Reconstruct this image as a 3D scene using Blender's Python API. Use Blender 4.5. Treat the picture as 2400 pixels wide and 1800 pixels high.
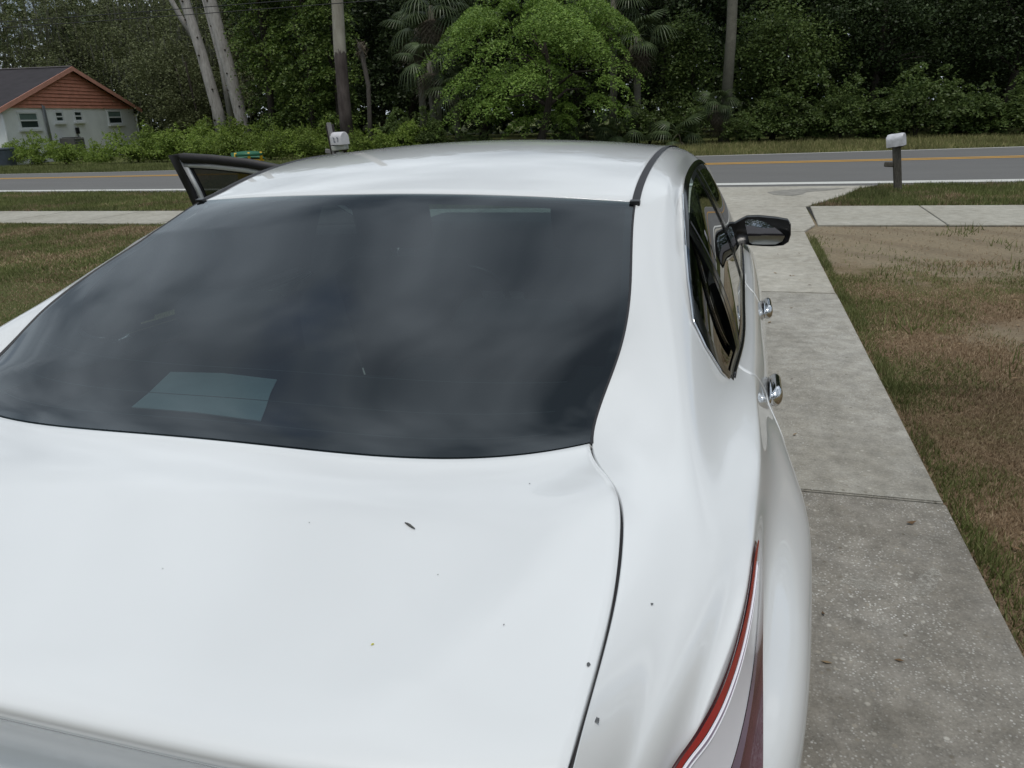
import bpy, bmesh, math, random
import numpy as np
from mathutils import Matrix, Vector
R=math.radians
for o in list(bpy.data.objects): bpy.data.objects.remove(o)
scn=bpy.context.scene; COL=scn.collection
# ------------------------------------------------------------------ camera, world, sun, exposure
cam=bpy.data.cameras.new('camera'); cam.sensor_width=36; cam.lens=26.626; cam.clip_start=.05; cam.clip_end=3000
co=bpy.data.objects.new('camera',cam); COL.objects.link(co)
_r,_u,_b=Vector((.961951,.271106,-.033928)),Vector((-.060441,.332254,.941251)),Vector((.266452,-.903387,.335999))
co.matrix_world=Matrix(((_r.x,_u.x,_b.x,.80216),(_r.y,_u.y,_b.y,-1.45405),(_r.z,_u.z,_b.z,1.57071),(0,0,0,1)))
scn.camera=co
SUN_EL,SUN_AZ=R(72),R(160)          # azimuth measured clockwise from +Y
w=bpy.data.worlds.new('World'); scn.world=w; w.use_nodes=True
nt=w.node_tree; nt.nodes.clear(); N=nt.nodes.new; LK=nt.links.new
out=N('ShaderNodeOutputWorld'); bg=N('ShaderNodeBackground'); bg.inputs[1].default_value=.1
sky=N('ShaderNodeTexSky'); sky.sky_type='NISHITA'; sky.sun_disc=False; sky.sun_elevation=SUN_EL; sky.sun_rotation=SUN_AZ
tc=N('ShaderNodeTexCoord'); sep=N('ShaderNodeSeparateXYZ'); LK(tc.outputs['Generated'],sep.inputs[0])
addz=N('ShaderNodeMath'); addz.operation='ADD'; addz.inputs[1].default_value=.30; LK(sep.outputs[2],addz.inputs[0])
mx=N('ShaderNodeMath'); mx.operation='MAXIMUM'; mx.inputs[1].default_value=.08; LK(addz.outputs[0],mx.inputs[0])
dv=N('ShaderNodeVectorMath'); dv.operation='DIVIDE'; cmb=N('ShaderNodeCombineXYZ')
for i in range(3): LK(mx.outputs[0],cmb.inputs[i])
LK(tc.outputs['Generated'],dv.inputs[0]); LK(cmb.outputs[0],dv.inputs[1])
def noise(sc,det,rough,off):
    m=N('ShaderNodeMapping'); m.inputs[1].default_value=off; LK(dv.outputs[0],m.inputs[0])
    n=N('ShaderNodeTexNoise'); n.inputs['Scale'].default_value=sc; n.inputs['Detail'].default_value=det; n.inputs['Roughness'].default_value=rough
    LK(m.outputs[0],n.inputs[0]); return n
n1=noise(2.2,3.6,.48,(3.1,.7,0)); n2=noise(1.15,5,.5,(7.7,2.2,0))
cr=N('ShaderNodeValToRGB'); LK(n1.outputs[0],cr.inputs[0])
cr.color_ramp.elements[0].position=.37; cr.color_ramp.elements[0].color=(2.0,2.42,2.9,1)
cr.color_ramp.elements[1].position=.69; cr.color_ramp.elements[1].color=(8.6,9.4,10.1,1)
cv=N('ShaderNodeValToRGB'); LK(n2.outputs[0],cv.inputs[0])
cv.color_ramp.elements[0].position=.29; cv.color_ramp.elements[0].color=(0,0,0,1)
cv.color_ramp.elements[1].position=.40; cv.color_ramp.elements[1].color=(1,1,1,1)
mix=N('ShaderNodeMixRGB'); LK(cv.outputs[0],mix.inputs[0]); LK(sky.outputs[0],mix.inputs[1]); LK(cr.outputs[0],mix.inputs[2])
LK(mix.outputs[0],bg.inputs[0]); LK(bg.outputs[0],out.inputs[0])
sl=bpy.data.lights.new('sun','SUN'); sl.energy=1.5; sl.angle=R(12); sl.color=(1,.96,.9)
so=bpy.data.objects.new('sun',sl); COL.objects.link(so)
so.rotation_euler=Vector((-math.sin(SUN_AZ)*math.cos(SUN_EL),-math.cos(SUN_AZ)*math.cos(SUN_EL),-math.sin(SUN_EL))).to_track_quat('-Z','Y').to_euler()
vs=scn.view_settings; vs.view_transform='Standard'; vs.look='None'; vs.gamma=1; vs.use_curve_mapping=False; vs.exposure=.08
cy=scn.cycles; cy.max_bounces=8; cy.transparent_max_bounces=12; cy.glossy_bounces=5; cy.diffuse_bounces=3; cy.transmission_bounces=6
cy.caustics_reflective=False; cy.caustics_refractive=False; cy.sample_clamp_indirect=6; cy.use_denoising=True

# ------------------------------------------------------------------ helpers
def link(o,parent=None):
    COL.objects.link(o)
    if parent is not None: o.parent=parent
    return o
def tag(o,label=None,cat=None,group=None,kind=None):
    if label: o['label']=label
    if cat: o['category']=cat
    if group: o['group']=group
    if kind: o['kind']=kind
    return o
def empty(name,loc,label,cat,group=None,rz=0):
    o=bpy.data.objects.new(name,None); o.empty_display_size=.2; o.location=loc; o.rotation_euler.z=rz
    return tag(link(o),label,cat,group)
def mesh(name,V,F,mat,parent=None,smooth=True):
    me=bpy.data.meshes.new(name); me.from_pydata([tuple(map(float,v)) for v in V],[],[tuple(map(int,f)) for f in F])
    if smooth: me.polygons.foreach_set('use_smooth',[True]*len(me.polygons))
    if mat: me.materials.append(mat)
    me.update(); return link(bpy.data.objects.new(name,me),parent)
def bigmesh(name,V,n,mat):
    """mesh data of loose n-gons (n verts each), V: (count*n,3)"""
    me=bpy.data.meshes.new(name); V=np.ascontiguousarray(V,dtype=np.float32); c=len(V)//n
    me.vertices.add(len(V)); me.vertices.foreach_set('co',V.ravel()); me.loops.add(len(V)); me.loops.foreach_set('vertex_index',np.arange(len(V),dtype=np.int32))
    me.polygons.add(c); me.polygons.foreach_set('loop_start',np.arange(c,dtype=np.int32)*n); me.polygons.foreach_set('loop_total',np.full(c,n,dtype=np.int32))
    me.materials.append(mat); me.update(calc_edges=True); return me
def bm_obj(name,bm,mat,parent=None,smooth=False):
    me=bpy.data.meshes.new(name); bm.to_mesh(me); bm.free()
    if smooth: me.polygons.foreach_set('use_smooth',[True]*len(me.polygons))
    me.materials.append(mat); return link(bpy.data.objects.new(name,me),parent)
def box_bm(bm,size,loc=(0,0,0),rot=None,bev=0,seg=2):
    b2=bmesh.new(); bmesh.ops.create_cube(b2,size=1)
    bmesh.ops.scale(b2,vec=size,verts=b2.verts)
    if bev: bmesh.ops.bevel(b2,geom=b2.edges[:],offset=bev,segments=seg,affect='EDGES',profile=.6)
    M=Matrix.Translation(loc)@(rot.to_4x4() if rot is not None else Matrix())
    b2.transform(M); me=bpy.data.meshes.new('tmp'); b2.to_mesh(me); b2.free(); bm.from_mesh(me); bpy.data.meshes.remove(me)
def box(name,size,loc,mat,parent=None,bev=.004,rot=None,smooth=False,seg=2):
    bm=bmesh.new(); box_bm(bm,size,loc,rot,bev,seg); return bm_obj(name,bm,mat,parent,smooth)
def tube_data(P,rad,n=8,wob=0,rng=None,cap=True):
    P=[Vector(p) for p in P]; V=[];F=[]
    if not hasattr(rad,'__len__'): rad=[rad]*len(P)
    up=Vector((0,0,1))
    for i,p in enumerate(P):
        d=(P[min(i+1,len(P)-1)]-P[max(i-1,0)]).normalized()
        a=d.cross(Vector((0,1,0)) if abs(d.z)>.9 else up).normalized(); b=d.cross(a)
        for k in range(n):
            th=2*math.pi*k/n; rr=rad[i]*(1+(rng.uniform(-wob,wob) if wob else 0)); V.append(p+(a*math.cos(th)+b*math.sin(th))*rr)
    for i in range(len(P)-1):
        for k in range(n): F.append((i*n+k,i*n+(k+1)%n,(i+1)*n+(k+1)%n,(i+1)*n+k))
    if cap: F.append(tuple(range(n))[::-1]); F.append(tuple((len(P)-1)*n+k for k in range(n)))
    return V,F
def tube(name,P,rad,mat,parent=None,n=8,wob=0,rng=None):
    V,F=tube_data(P,rad,n,wob,rng); return mesh(name,V,F,mat,parent)
def tubes(name,specs,mat,parent=None,n=6,wob=0,rng=None):
    V=[];F=[]
    for P,r in specs:
        v,f=tube_data(P,r,n,wob,rng); o=len(V); V+=v; F+=[tuple(i+o for i in q) for q in f]
    return mesh(name,V,F,mat,parent)
def grid_faces(n,m,flip=False):
    i=np.arange(n-1)[:,None]; j=np.arange(m-1)[None]
    a=(i*m+j).ravel(); b=(i*m+j+1).ravel(); c=((i+1)*m+j+1).ravel(); d=((i+1)*m+j).ravel()
    return np.stack([a,b,c,d] if flip else [a,d,c,b],1)
# ---- value noise for scattering
_rg=np.random.default_rng(5); _T=_rg.random((256,256))
def vnoise(x,y):
    xi=np.floor(x).astype(int); yi=np.floor(y).astype(int); fx=x-xi; fy=y-yi; fx=fx*fx*(3-2*fx); fy=fy*fy*(3-2*fy)
    g=lambda a,b:_T[a%256,b%256]
    return (g(xi,yi)*(1-fx)+g(xi+1,yi)*fx)*(1-fy)+(g(xi,yi+1)*(1-fx)+g(xi+1,yi+1)*fx)*fy
def fbm(x,y,sc): return .55*vnoise(x*sc,y*sc)+.3*vnoise(x*sc*2.1+9,y*sc*2.1+3)+.15*vnoise(x*sc*4.3+5,y*sc*4.3+17)

# ------------------------------------------------------------------ materials
class MT:
    def __init__(s,name):
        s.m=bpy.data.materials.new(name); s.m.use_nodes=True; s.t=s.m.node_tree; s.b=s.t.nodes['Principled BSDF']; s.o=s.t.nodes['Material Output']; s._p=None
    def n(s,ty,**kw):
        x=s.t.nodes.new('ShaderNode'+ty)
        for k,v in kw.items(): setattr(x,k,v)
        return x
    def l(s,a,b): s.t.links.new(a,b)
    def pos(s):
        if s._p is None: s._p=s.n('NewGeometry')
        return s._p.outputs['Position']
    def obj(s): return s.n('TexCoord').outputs['Object']
    def noise(s,scale,det=4,rough=.55,vec=None,stretch=None):
        v=vec if vec is not None else s.pos()
        if stretch:
            mp=s.n('Mapping'); mp.inputs[3].default_value=stretch; s.l(v,mp.inputs[0]); v=mp.outputs[0]
        x=s.n('TexNoise'); x.inputs['Scale'].default_value=scale; x.inputs['Detail'].default_value=det; x.inputs['Roughness'].default_value=rough; s.l(v,x.inputs[0]); return x.outputs[0]
    def vor(s,scale,vec=None,feat='F1'):
        x=s.n('TexVoronoi',feature=feat); x.inputs['Scale'].default_value=scale; s.l(vec if vec is not None else s.pos(),x.inputs[0]); return x
    def ramp(s,fac,stops):
        x=s.n('ValToRGB'); e=x.color_ramp.elements
        while len(e)<len(stops): e.new(.5)
        for i,(p,c) in enumerate(stops): e[i].position=p; e[i].color=(*c,1) if hasattr(c,'__len__') else (c,c,c,1)
        s.l(fac,x.inputs[0]); return x.outputs[0]
    def mix(s,f,a,b,mode='MIX'):
        x=s.n('MixRGB',blend_type=mode)
        for i,v in enumerate((f,a,b)):
            if hasattr(v,'is_linked') or hasattr(v,'links'): s.l(v,x.inputs[i])
            elif i==0: x.inputs[0].default_value=v
            else: x.inputs[i].default_value=(*v,1) if len(v)==3 else v
        return x.outputs[0]
    def math(s,op,a,b=0):
        x=s.n('Math',operation=op)
        for i,v in enumerate((a,b)):
            if hasattr(v,'links'): s.l(v,x.inputs[i])
            else: x.inputs[i].default_value=v
        return x.outputs[0]
    def bump(s,h,st=.3,d=.01):
        x=s.n('Bump'); x.inputs['Strength'].default_value=st; x.inputs['Distance'].default_value=d; s.l(h,x.inputs['Height']); s.l(x.outputs[0],s.b.inputs['Normal'])
    def set(s,col=None,rough=None,metal=None,coat=None,coat_rough=None,spec=None):
        if col is not None:
            if hasattr(col,'links'): s.l(col,s.b.inputs['Base Color'])
            else: s.b.inputs['Base Color'].default_value=(*col,1)
        for k,v in (('Roughness',rough),('Metallic',metal),('Coat Weight',coat),('Coat Roughness',coat_rough),('Specular IOR Level',spec)):
            if v is None: continue
            if hasattr(v,'links'): s.l(v,s.b.inputs[k])
            else: s.b.inputs[k].default_value=v
        return s
def plain(name,c,rough=.5,var=.12,sc=6,metal=0,coat=0,bump=0,bsc=60):
    m=MT(name); n=m.noise(sc,5,.6)
    lo=tuple(x*(1-var) for x in c); hi=tuple(min(1,x*(1+var)) for x in c)
    m.set(m.ramp(n,[(.3,lo),(.7,hi)]),rough,metal,coat,.03)
    if bump: m.bump(m.noise(bsc,4),bump,.005)
    return m.m
def glossy_black(name,c=.012,rough=.12): return plain(name,(c,c,c*1.05),rough,.1,20)
def glass(name,T,ior=1.75,tintrefl=(1,1,1)):
    m=MT(name); m.t.nodes.remove(m.b)
    tr=m.n('BsdfTransparent'); tr.inputs[0].default_value=(*T,1); gl=m.n('BsdfGlossy'); gl.inputs['Roughness'].default_value=.004; gl.inputs[0].default_value=(*tintrefl,1)
    fr=m.n('Fresnel'); fr.inputs[0].default_value=ior; ge=m.n('NewGeometry')
    f=m.math('MULTIPLY',fr.outputs[0],m.math('SUBTRACT',1.0,ge.outputs['Backfacing']))
    ms=m.n('MixShader'); m.l(f,ms.inputs[0]); m.l(tr.outputs[0],ms.inputs[1]); m.l(gl.outputs[0],ms.inputs[2]); m.l(ms.outputs[0],m.o.inputs[0]); return m.m
def leafmat(name,cols,rough=.5,trans=.22):
    m=MT(name); ge=m.n('NewGeometry'); c=m.ramp(ge.outputs['Random Per Island'],[(i/(len(cols)-1),k) for i,k in enumerate(cols)])
    big=m.noise(.55,3); c=m.mix(1,c,m.ramp(big,[(.35,.72),(.68,1.2)]),'MULTIPLY')
    m.set(c,rough,spec=.25); tl=m.n('BsdfTranslucent'); m.l(c,tl.inputs[0]); ms=m.n('MixShader'); ms.inputs[0].default_value=trans
    m.l(m.b.outputs[0],ms.inputs[1]); m.l(tl.outputs[0],ms.inputs[2]); m.l(ms.outputs[0],m.o.inputs[0]); return m.m
def barkmat(name,lo,hi,sc=3,stretch=(1,1,.25)):
    m=MT(name); v=m.obj(); n=m.noise(sc,6,.65,v,stretch); f=m.noise(sc*7,4,.6,v,stretch)
    c=m.mix(.5,m.ramp(n,[(.3,lo),(.7,hi)]),m.ramp(f,[(.35,lo),(.65,hi)])); m.set(c,.9,spec=.15); m.bump(f,.6,.03); return m.m

M={}
# pearl white car paint: a clear coat over white
m=MT('white_paint'); n=m.noise(3,3); m.set(m.ramp(n,[(.3,(.745,.760,.768)),(.7,(.765,.780,.788))]),.42,0,1.0,.015,spec=.4); m.b.inputs['Coat IOR'].default_value=1.55; M['paint']=m.m
M['trim']=glossy_black('gloss_black_trim',.010,.10)
M['rubber']=plain('black_rubber',(.022,.021,.024),.55,.15,30)
M['blackplastic']=plain('black_plastic',(.008,.008,.009),.28,.15,40,bump=.08,bsc=900)
M['dark']=plain('dark_interior_cloth',(.022,.022,.024),.9,.2,40)
M['headliner']=plain('grey_headliner',(.05,.05,.052),.9,.1,20)
M['chrome']=plain('chrome',(.82,.83,.85),.07,.03,8,metal=1)
M['backglass']=glass('tinted_rear_glass',(.20,.27,.285),1.86,(.86,.91,.95))
M['sideglass']=glass('dark_tinted_side_glass',(.065,.07,.07),1.85)
M['clearglass']=glass('windscreen_glass',(.55,.66,.63),1.6)
M['mirrorglass']=plain('mirror_glass',(.86,.88,.90),.004,.02,5,metal=1)
M['redlens']=plain('red_lamp_lens',(.46,.026,.030),.25,.12,30,coat=1)
M['clearlens']=plain('pale_sheen_lamp_reflector',(.93,.92,.98),.3,.03,10,metal=0,coat=1)  # sky mirrored in the lamp's chrome is put into this pale base colour
M['maroonlens']=plain('maroon_lamp_lens',(.125,.050,.062),.2,.2,12,coat=1)
M['purplelens']=plain('purple_lamp_rim',(.24,.18,.25),.2,.15,12,coat=1)
M['paper']=plain('pale_paper',(.80,.84,.82),.8,.06,14)
M['line']=plain('heater_line',(.14,.13,.125),.6,.2,50)
M['tyre']=plain('tyre_rubber',(.02,.02,.02),.85,.2,30,bump=.2,bsc=80)
M['alloy']=plain('alloy_rim',(.55,.56,.58),.3,.06,8,metal=.9)
M['chip']=plain('paint_chip',(.10,.105,.11),.7,.3,200)
M['pollen']=plain('pollen_speck',(.55,.52,.08),.8,.2,200)
M['twig']=plain('dry_twig',(.085,.085,.08),.9,.4,150)
# ground
def lawn():
    m=MT('lawn_soil'); P=m.pos()
    big=m.noise(.35,4,.6); mid=m.noise(2.2,6,.7); fine=m.noise(38,5,.75)
    dry=m.ramp(fine,[(.25,(.105,.070,.042)),(.5,(.24,.168,.105)),(.78,(.40,.30,.195))])
    grn=m.ramp(fine,[(.25,(.045,.054,.019)),(.55,(.115,.128,.046)),(.8,(.21,.21,.095))])
    soil=m.ramp(m.noise(24,6,.7),[(.3,(.205,.168,.118)),(.7,(.37,.310,.215))])
    sp=m.n('SeparateXYZ'); m.l(P,sp.inputs[0]); X,Y=sp.outputs[0],sp.outputs[1]
    far=m.ramp(m.math('MULTIPLY',Y,.02),[(.20,0),(.235,1)])            # beyond the sidewalk the grass is greener
    left=m.ramp(m.math('MULTIPLY',X,-.1),[(.1,0),(.2,1)])
    bias=m.math('ADD',m.math('MULTIPLY',far,.28),m.math('MULTIPLY',left,.12))
    f=m.ramp(m.math('ADD',m.math('ADD',m.math('MULTIPLY',big,.55),m.math('MULTIPLY',mid,.45)),bias),[(.46,0),(.62,1)])
    c=m.mix(f,dry,grn)
    # bare earth beside the driveway, just before the sidewalk
    vx=m.n('VectorMath',operation='SUBTRACT'); m.l(P,vx.inputs[0]); vx.inputs[1].default_value=(3.4,8.6,0)
    vm=m.n('VectorMath',operation='MULTIPLY'); m.l(vx.outputs[0],vm.inputs[0]); vm.inputs[1].default_value=(.30,.36,0)
    ln=m.n('VectorMath',operation='LENGTH'); m.l(vm.outputs[0],ln.inputs[0])
    d=m.math('ADD',ln.outputs['Value'],m.math('MULTIPLY',m.math('SUBTRACT',mid,.5),1.3))
    e=m.ramp(d,[(.70,1),(1.12,0)])
    vx2=m.n('VectorMath',operation='SUBTRACT'); m.l(P,vx2.inputs[0]); vx2.inputs[1].default_value=(2.95,4.3,0)
    vm2=m.n('VectorMath',operation='MULTIPLY'); m.l(vx2.outputs[0],vm2.inputs[0]); vm2.inputs[1].default_value=(1.3,1.7,0)
    ln2=m.n('VectorMath',operation='LENGTH'); m.l(vm2.outputs[0],ln2.inputs[0])
    e2=m.ramp(m.math('ADD',ln2.outputs['Value'],m.math('MULTIPLY',m.math('SUBTRACT',mid,.5),1.5)),[(.45,.9),(.95,0)])
    trk=m.n('TexWave',bands_direction='DIAGONAL'); trk.inputs['Scale'].default_value=.55; trk.inputs['Distortion'].default_value=5; trk.inputs['Detail'].default_value=4; m.l(P,trk.inputs[0])
    soil=m.mix(m.ramp(trk.outputs[1],[(.55,0),(.9,.28)]),soil,(.135,.098,.070)); soil=m.mix(m.ramp(mid,[(.35,.0),(.75,.35)]),soil,(.38,.29,.19)); c=m.mix(m.math('MAXIMUM',e,e2),c,soil)
    m.set(c,.95,spec=.1); m.bump(m.math('ADD',fine,m.math('MULTIPLY',mid,1.5)),.9,.03); return m.m
M['lawn']=lawn()
def concrete(name,base,aggr,dirt,spk):
    m=MT(name); big=m.noise(.9,5,.62); mid=m.noise(7,5,.65); fine=m.noise(90,4,.7)
    b=m.ramp(m.mix(.5,big,mid),[(.34,(base[0]*.66,base[1]*.63,base[2]*.57)),(.66,tuple(x*1.10 for x in base))])
    s2=m.ramp(m.noise(.55,6,.7,stretch=(1.6,.45,1)),[(.46,0),(.66,.55)]); b=m.mix(s2,b,tuple(x*f for x,f in zip(base,(.60,.575,.53)))); b=m.mix(.35,b,m.ramp(fine,[(.35,tuple(x*.6 for x in base)),(.7,tuple(x*1.3 for x in base))]))
    v=m.vor(105); ds=m.math('MULTIPLY',v.outputs['Distance'],1.0)
    rnd=m.n('SeparateColor'); m.l(v.outputs['Color'],rnd.inputs[0])
    peb=m.math('MULTIPLY',m.ramp(ds,[(.28,1),(.45,0)]),m.ramp(rnd.outputs[0],[(1-spk,0),(min(1,1-spk+.05),1)]))
    wear=m.ramp(m.noise(1.7,5,.7),[(.40,.25),(.62,1)])
    pc=m.ramp(rnd.outputs[1],[(0,(.17,.16,.135)),(.35,(.36,.345,.31)),(.8,(.50,.49,.455)),(1,(.70,.69,.66))])
    c=m.mix(m.math('MULTIPLY',m.math('MULTIPLY',peb,wear),aggr),b,pc)
    dk=m.math('MULTIPLY',m.ramp(ds,[(.22,1),(.40,0)]),m.ramp(rnd.outputs[2],[(.80,0),(.86,1)]))
    c=m.mix(m.math('MULTIPLY',dk,aggr*.6),c,(.075,.072,.066))
    s=m.ramp(m.noise(1.3,7,.72,stretch=(1,.6,1)),[(.50,0),(.70,1)])
    c=m.mix(m.math('MULTIPLY',s,dirt),c,(.10,.092,.075))
    v2=m.vor(46); r2=m.n('SeparateColor'); m.l(v2.outputs['Color'],r2.inputs[0])
    p2=m.math('MULTIPLY',m.ramp(v2.outputs['Distance'],[(.22,1),(.42,0)]),m.ramp(r2.outputs[0],[(.84,0),(.88,1)]))
    c=m.mix(m.math('MULTIPLY',p2,aggr*.7),c,m.ramp(r2.outputs[1],[(0,(.10,.085,.06)),(.4,(.30,.27,.22)),(1,(.55,.53,.48))]))
    mo=m.ramp(m.noise(11,6,.75),[(.34,.72),(.66,1.22)]); c=m.mix(.55+.35*aggr,c,mo,'MULTIPLY')
    m.set(c,.9,spec=.2); m.bump(m.math('ADD',m.math('MULTIPLY',peb,.6),fine),.5,.004); return m.m
M['slab_near']=concrete('exposed_aggregate_concrete',(.285,.268,.240),1.0,.60,.85)
M['slab_mid']=concrete('worn_concrete',(.40,.385,.348),.85,.35,.50)
M['slab_far']=concrete('pale_concrete',(.47,.45,.40),.25,.22,.18)
M['sidewalk']=concrete('sidewalk_concrete',(.445,.43,.38),.1,.22,.1)
M['joint']=plain('joint_dirt',(.022,.020,.016),.95,.3,20)
m=MT('cement_patch'); m.set(m.ramp(m.noise(30,5,.7),[(.3,(.33,.315,.275)),(.7,(.46,.44,.40))]),.9); tr=m.n('BsdfTransparent'); ms=m.n('MixShader')
m.l(m.ramp(m.noise(75,5,.75),[(.40,0),(.60,.85)]),ms.inputs[0]); m.l(tr.outputs[0],ms.inputs[1]); m.l(m.b.outputs[0],ms.inputs[2]); m.l(ms.outputs[0],m.o.inputs[0]); M['patch']=m.m
M['stain']=plain('oil_stain',(.24,.23,.205),.8,.25,9)
m=MT('asphalt'); a=m.noise(1.1,5,.6,stretch=(.25,1,1)); f=m.noise(70,4,.8)
m.set(m.mix(.5,m.ramp(a,[(.3,(.140,.137,.134)),(.7,(.180,.177,.173))]),m.ramp(f,[(.3,(.07,.07,.07)),(.7,(.20,.20,.195))])),.88,spec=.25); m.bump(f,.4,.006); M['asphalt']=m.m
def paintline(name,c):
    m=MT(name); n=m.noise(9,5,.75); m.set(m.mix(m.ramp(n,[(.56,0),(.74,.75)]),c,(.15,.15,.145)),.7); return m.m
M['yellow']=paintline('yellow_road_paint',(.56,.30,.045)); M['white']=paintline('white_road_paint',(.60,.60,.57))

# ------------------------------------------------------------------ ground, road, driveway, sidewalk
mesh('lawn',[(-700,-700,0),(700,-700,0),(700,700,0),(-700,700,0)],[(0,1,2,3)],M['lawn'],smooth=False)['kind']='structure'
def prism(name,pts,z0,z1,mat,parent=None,bev=.006):
    bm=bmesh.new(); vs=[bm.verts.new((x,y,z0)) for x,y in pts]; f=bm.faces.new(vs)
    r=bmesh.ops.extrude_face_region(bm,geom=[f]); bmesh.ops.translate(bm,vec=(0,0,z1-z0),verts=[v for v in r['geom'] if isinstance(v,bmesh.types.BMVert)])
    bmesh.ops.recalc_face_normals(bm,faces=bm.faces)
    if bev: bmesh.ops.bevel(bm,geom=[e for e in bm.edges if all(v.co.z>z1-1e-5 for v in e.verts)],offset=bev,segments=2,affect='EDGES')
    return bm_obj(name,bm,mat,parent)
rn=lambda X:15.36+.030*X+.0019*X*X*(1 if True else 0)+np.where(X<-8,-.0019*(X+8)**2-.0+.03*(-(X+8))*.6,0)
rf=lambda X:25.85+.140*X+.0052*X*X*0+np.where(X>0,.006*X*X*.6,0)+np.where(X<-22,-.115*(X+22),0)
rx=np.concatenate([np.arange(-160,-30,6.),np.arange(-30,30,1.),np.arange(30,91,6.)])
def roadz(u): return .014+.080*(1-(2*u-1)**2)
def strip(name,u0,u1,dz,mat,parent,x0=-160,x1=90,n=3,off0=0,off1=0):
    xs=rx[(rx>=x0)&(rx<=x1)]; V=[]
    for u in np.linspace(0,1,n):
        uu=u0+(u1-u0)*u; a=rn(xs); b=rf(xs); y=a+(b-a)*uu+off0+(off1-off0)*u
        V.append(np.stack([xs,y,np.full_like(xs,roadz(uu)+dz)],1))
    V=np.concatenate(V); return mesh(name,V,grid_faces(n,len(xs),True),mat,parent)
road=strip('road',0,1,0,M['asphalt'],None,n=13); road['kind']='structure'
ew=.34
strip('shoulder',0,0,-.004,M['asphalt'],road,n=2,off0=-.42,off1=0); strip('shoulder',1,1,-.004,M['asphalt'],road,n=2,off0=0,off1=.3)
strip('edge_line',0,.033,.004,M['white'],road,n=2); strip('edge_line',.968,1,.004,M['white'],road,n=2)
strip('centre_line',.478,.500,.005,M['yellow'],road,n=2); strip('centre_line',.516,.538,.005,M['yellow'],road,n=2)
drv=prism('driveway',[(-1.56,-9),(1.695,-9),(1.70,9.03),(1.885,9.6),(1.925,11.7),(2.2,12.25),(2.64,13.2),(3.02,14.3),(3.45,15.02),(-3.3,14.9),(-2.6,13.4),(-1.9,12.2),(-1.6,11.6),(-1.56,9.0)],-.05,.008,M['joint'],None,0); drv['kind']='structure'
g=.009; ZT=.022
for y0,y1,mt in ((-9,-5.3,'slab_near'),(-5.3,-1.9,'slab_near'),(-1.9,1.64,'slab_near'),(1.64,5.44,'slab_mid'),(5.44,8.98,'slab_far')):
    prism('concrete_slab',[(-1.555,y0+g),(.06,y0+g),(1.70,y0+g),(1.705,y1-g),(.06,y1-g-.0),(-1.555,y1-g)],-.05,ZT,M[mt],drv)
prism('concrete_slab',[(-1.56,8.98+g),(1.70,8.98+g),(1.885,9.6),(1.915,11.62),(-1.60,11.5)],-.05,ZT,M['slab_far'],drv)
prism('concrete_slab',[(-1.60,11.51),(1.915,11.63),(2.2,12.25),(2.64,13.2),(3.02,14.3),(3.42,15.0),(-3.25,14.85),(-2.6,13.4),(-1.9,12.2)],-.05,ZT,M['slab_far'],drv)
def blotch(name,cx,cy,pts,z,mat,parent):
    V=[(cx+a,cy+b,z) for a,b in pts]; return mesh(name,V,[tuple(range(len(V)))],mat,parent,False)
# old cement skim left on the near slab, and a damp stain on the apron
blotch('cement_patch',1.03,.98,[(-.06,.16),(-.02,.155),(.0,.125),(.045,.10),(.07,.06),(.10,.045),(.125,.0),(.17,-.025),(.15,-.045),(.10,-.05),(.075,-.03),(.03,-.005),(.01,.04),(-.02,.06),(-.03,.11)],ZT+.0012,M['patch'],drv)
blotch('cement_patch',1.28,.97,[(-.045,-.005),(-.03,.02),(-.012,.028),(.0,.045),(.03,.04),(.05,.044),(.065,.02),(.092,.005),(.075,-.018),(.04,-.02),(.02,-.035),(-.01,-.02)],ZT+.0012,M['patch'],drv)
blotch('cement_patch',1.50,1.0,[(-.075,-.06),(-.03,-.062),(.0,-.048),(.02,-.02),(.045,.02),(.055,.06),(.072,.085),(.068,.13),(.05,.135),(.03,.105),(.0,.075),(-.02,.03),(-.05,-.01)],ZT+.0012,M['patch'],drv)
blotch('damp_stain',1.85,13.75,[(-.35,-.35),(-.05,-.55),(.15,-.3),(.25,.1),(.75,.45),(1.0,.75),(.3,.75),(-.2,.45),(-.45,.1)],ZT+.004,M['stain'],drv)
swl=lambda X:np.interp(X,[-40,-12,-8.8,1.9,4.4,30],[9.4,9.44,9.40,9.58,9.66,10.4]); swh=lambda X:np.interp(X,[-40,-13.9,-9.7,1.93,5,30],[11.0,11.1,11.12,11.70,11.78,12.6])
sw=mesh('sidewalk',[(x,y,.006) for x in (-45,-1.61) for y in (swl(x)-.0,swh(x))]+[(x,y,.006) for x in (1.93,34) for y in (swl(x),swh(x))],[(0,2,3,1),(4,6,7,5)],M['joint'],None,False); sw['kind']='structure'
def swslab(a,b):
    k=-.07; prism('sidewalk_slab',[(a+g,swl(a)),(b-g,swl(b)),(b-g-k,swh(b)),(a+g-k,swh(a))],-.05,ZT,M['sidewalk'],sw)
xs=[1.91,3.50,5.15,6.8,8.45,10.1,11.75,13.4,20]
for a,b in zip(xs,xs[1:]): swslab(a,b)
xs=[-1.68]+[-1.6-1.75*i for i in range(1,14)]+[-40]
for a,b in zip(xs,xs[1:]): swslab(b,a)

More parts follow.
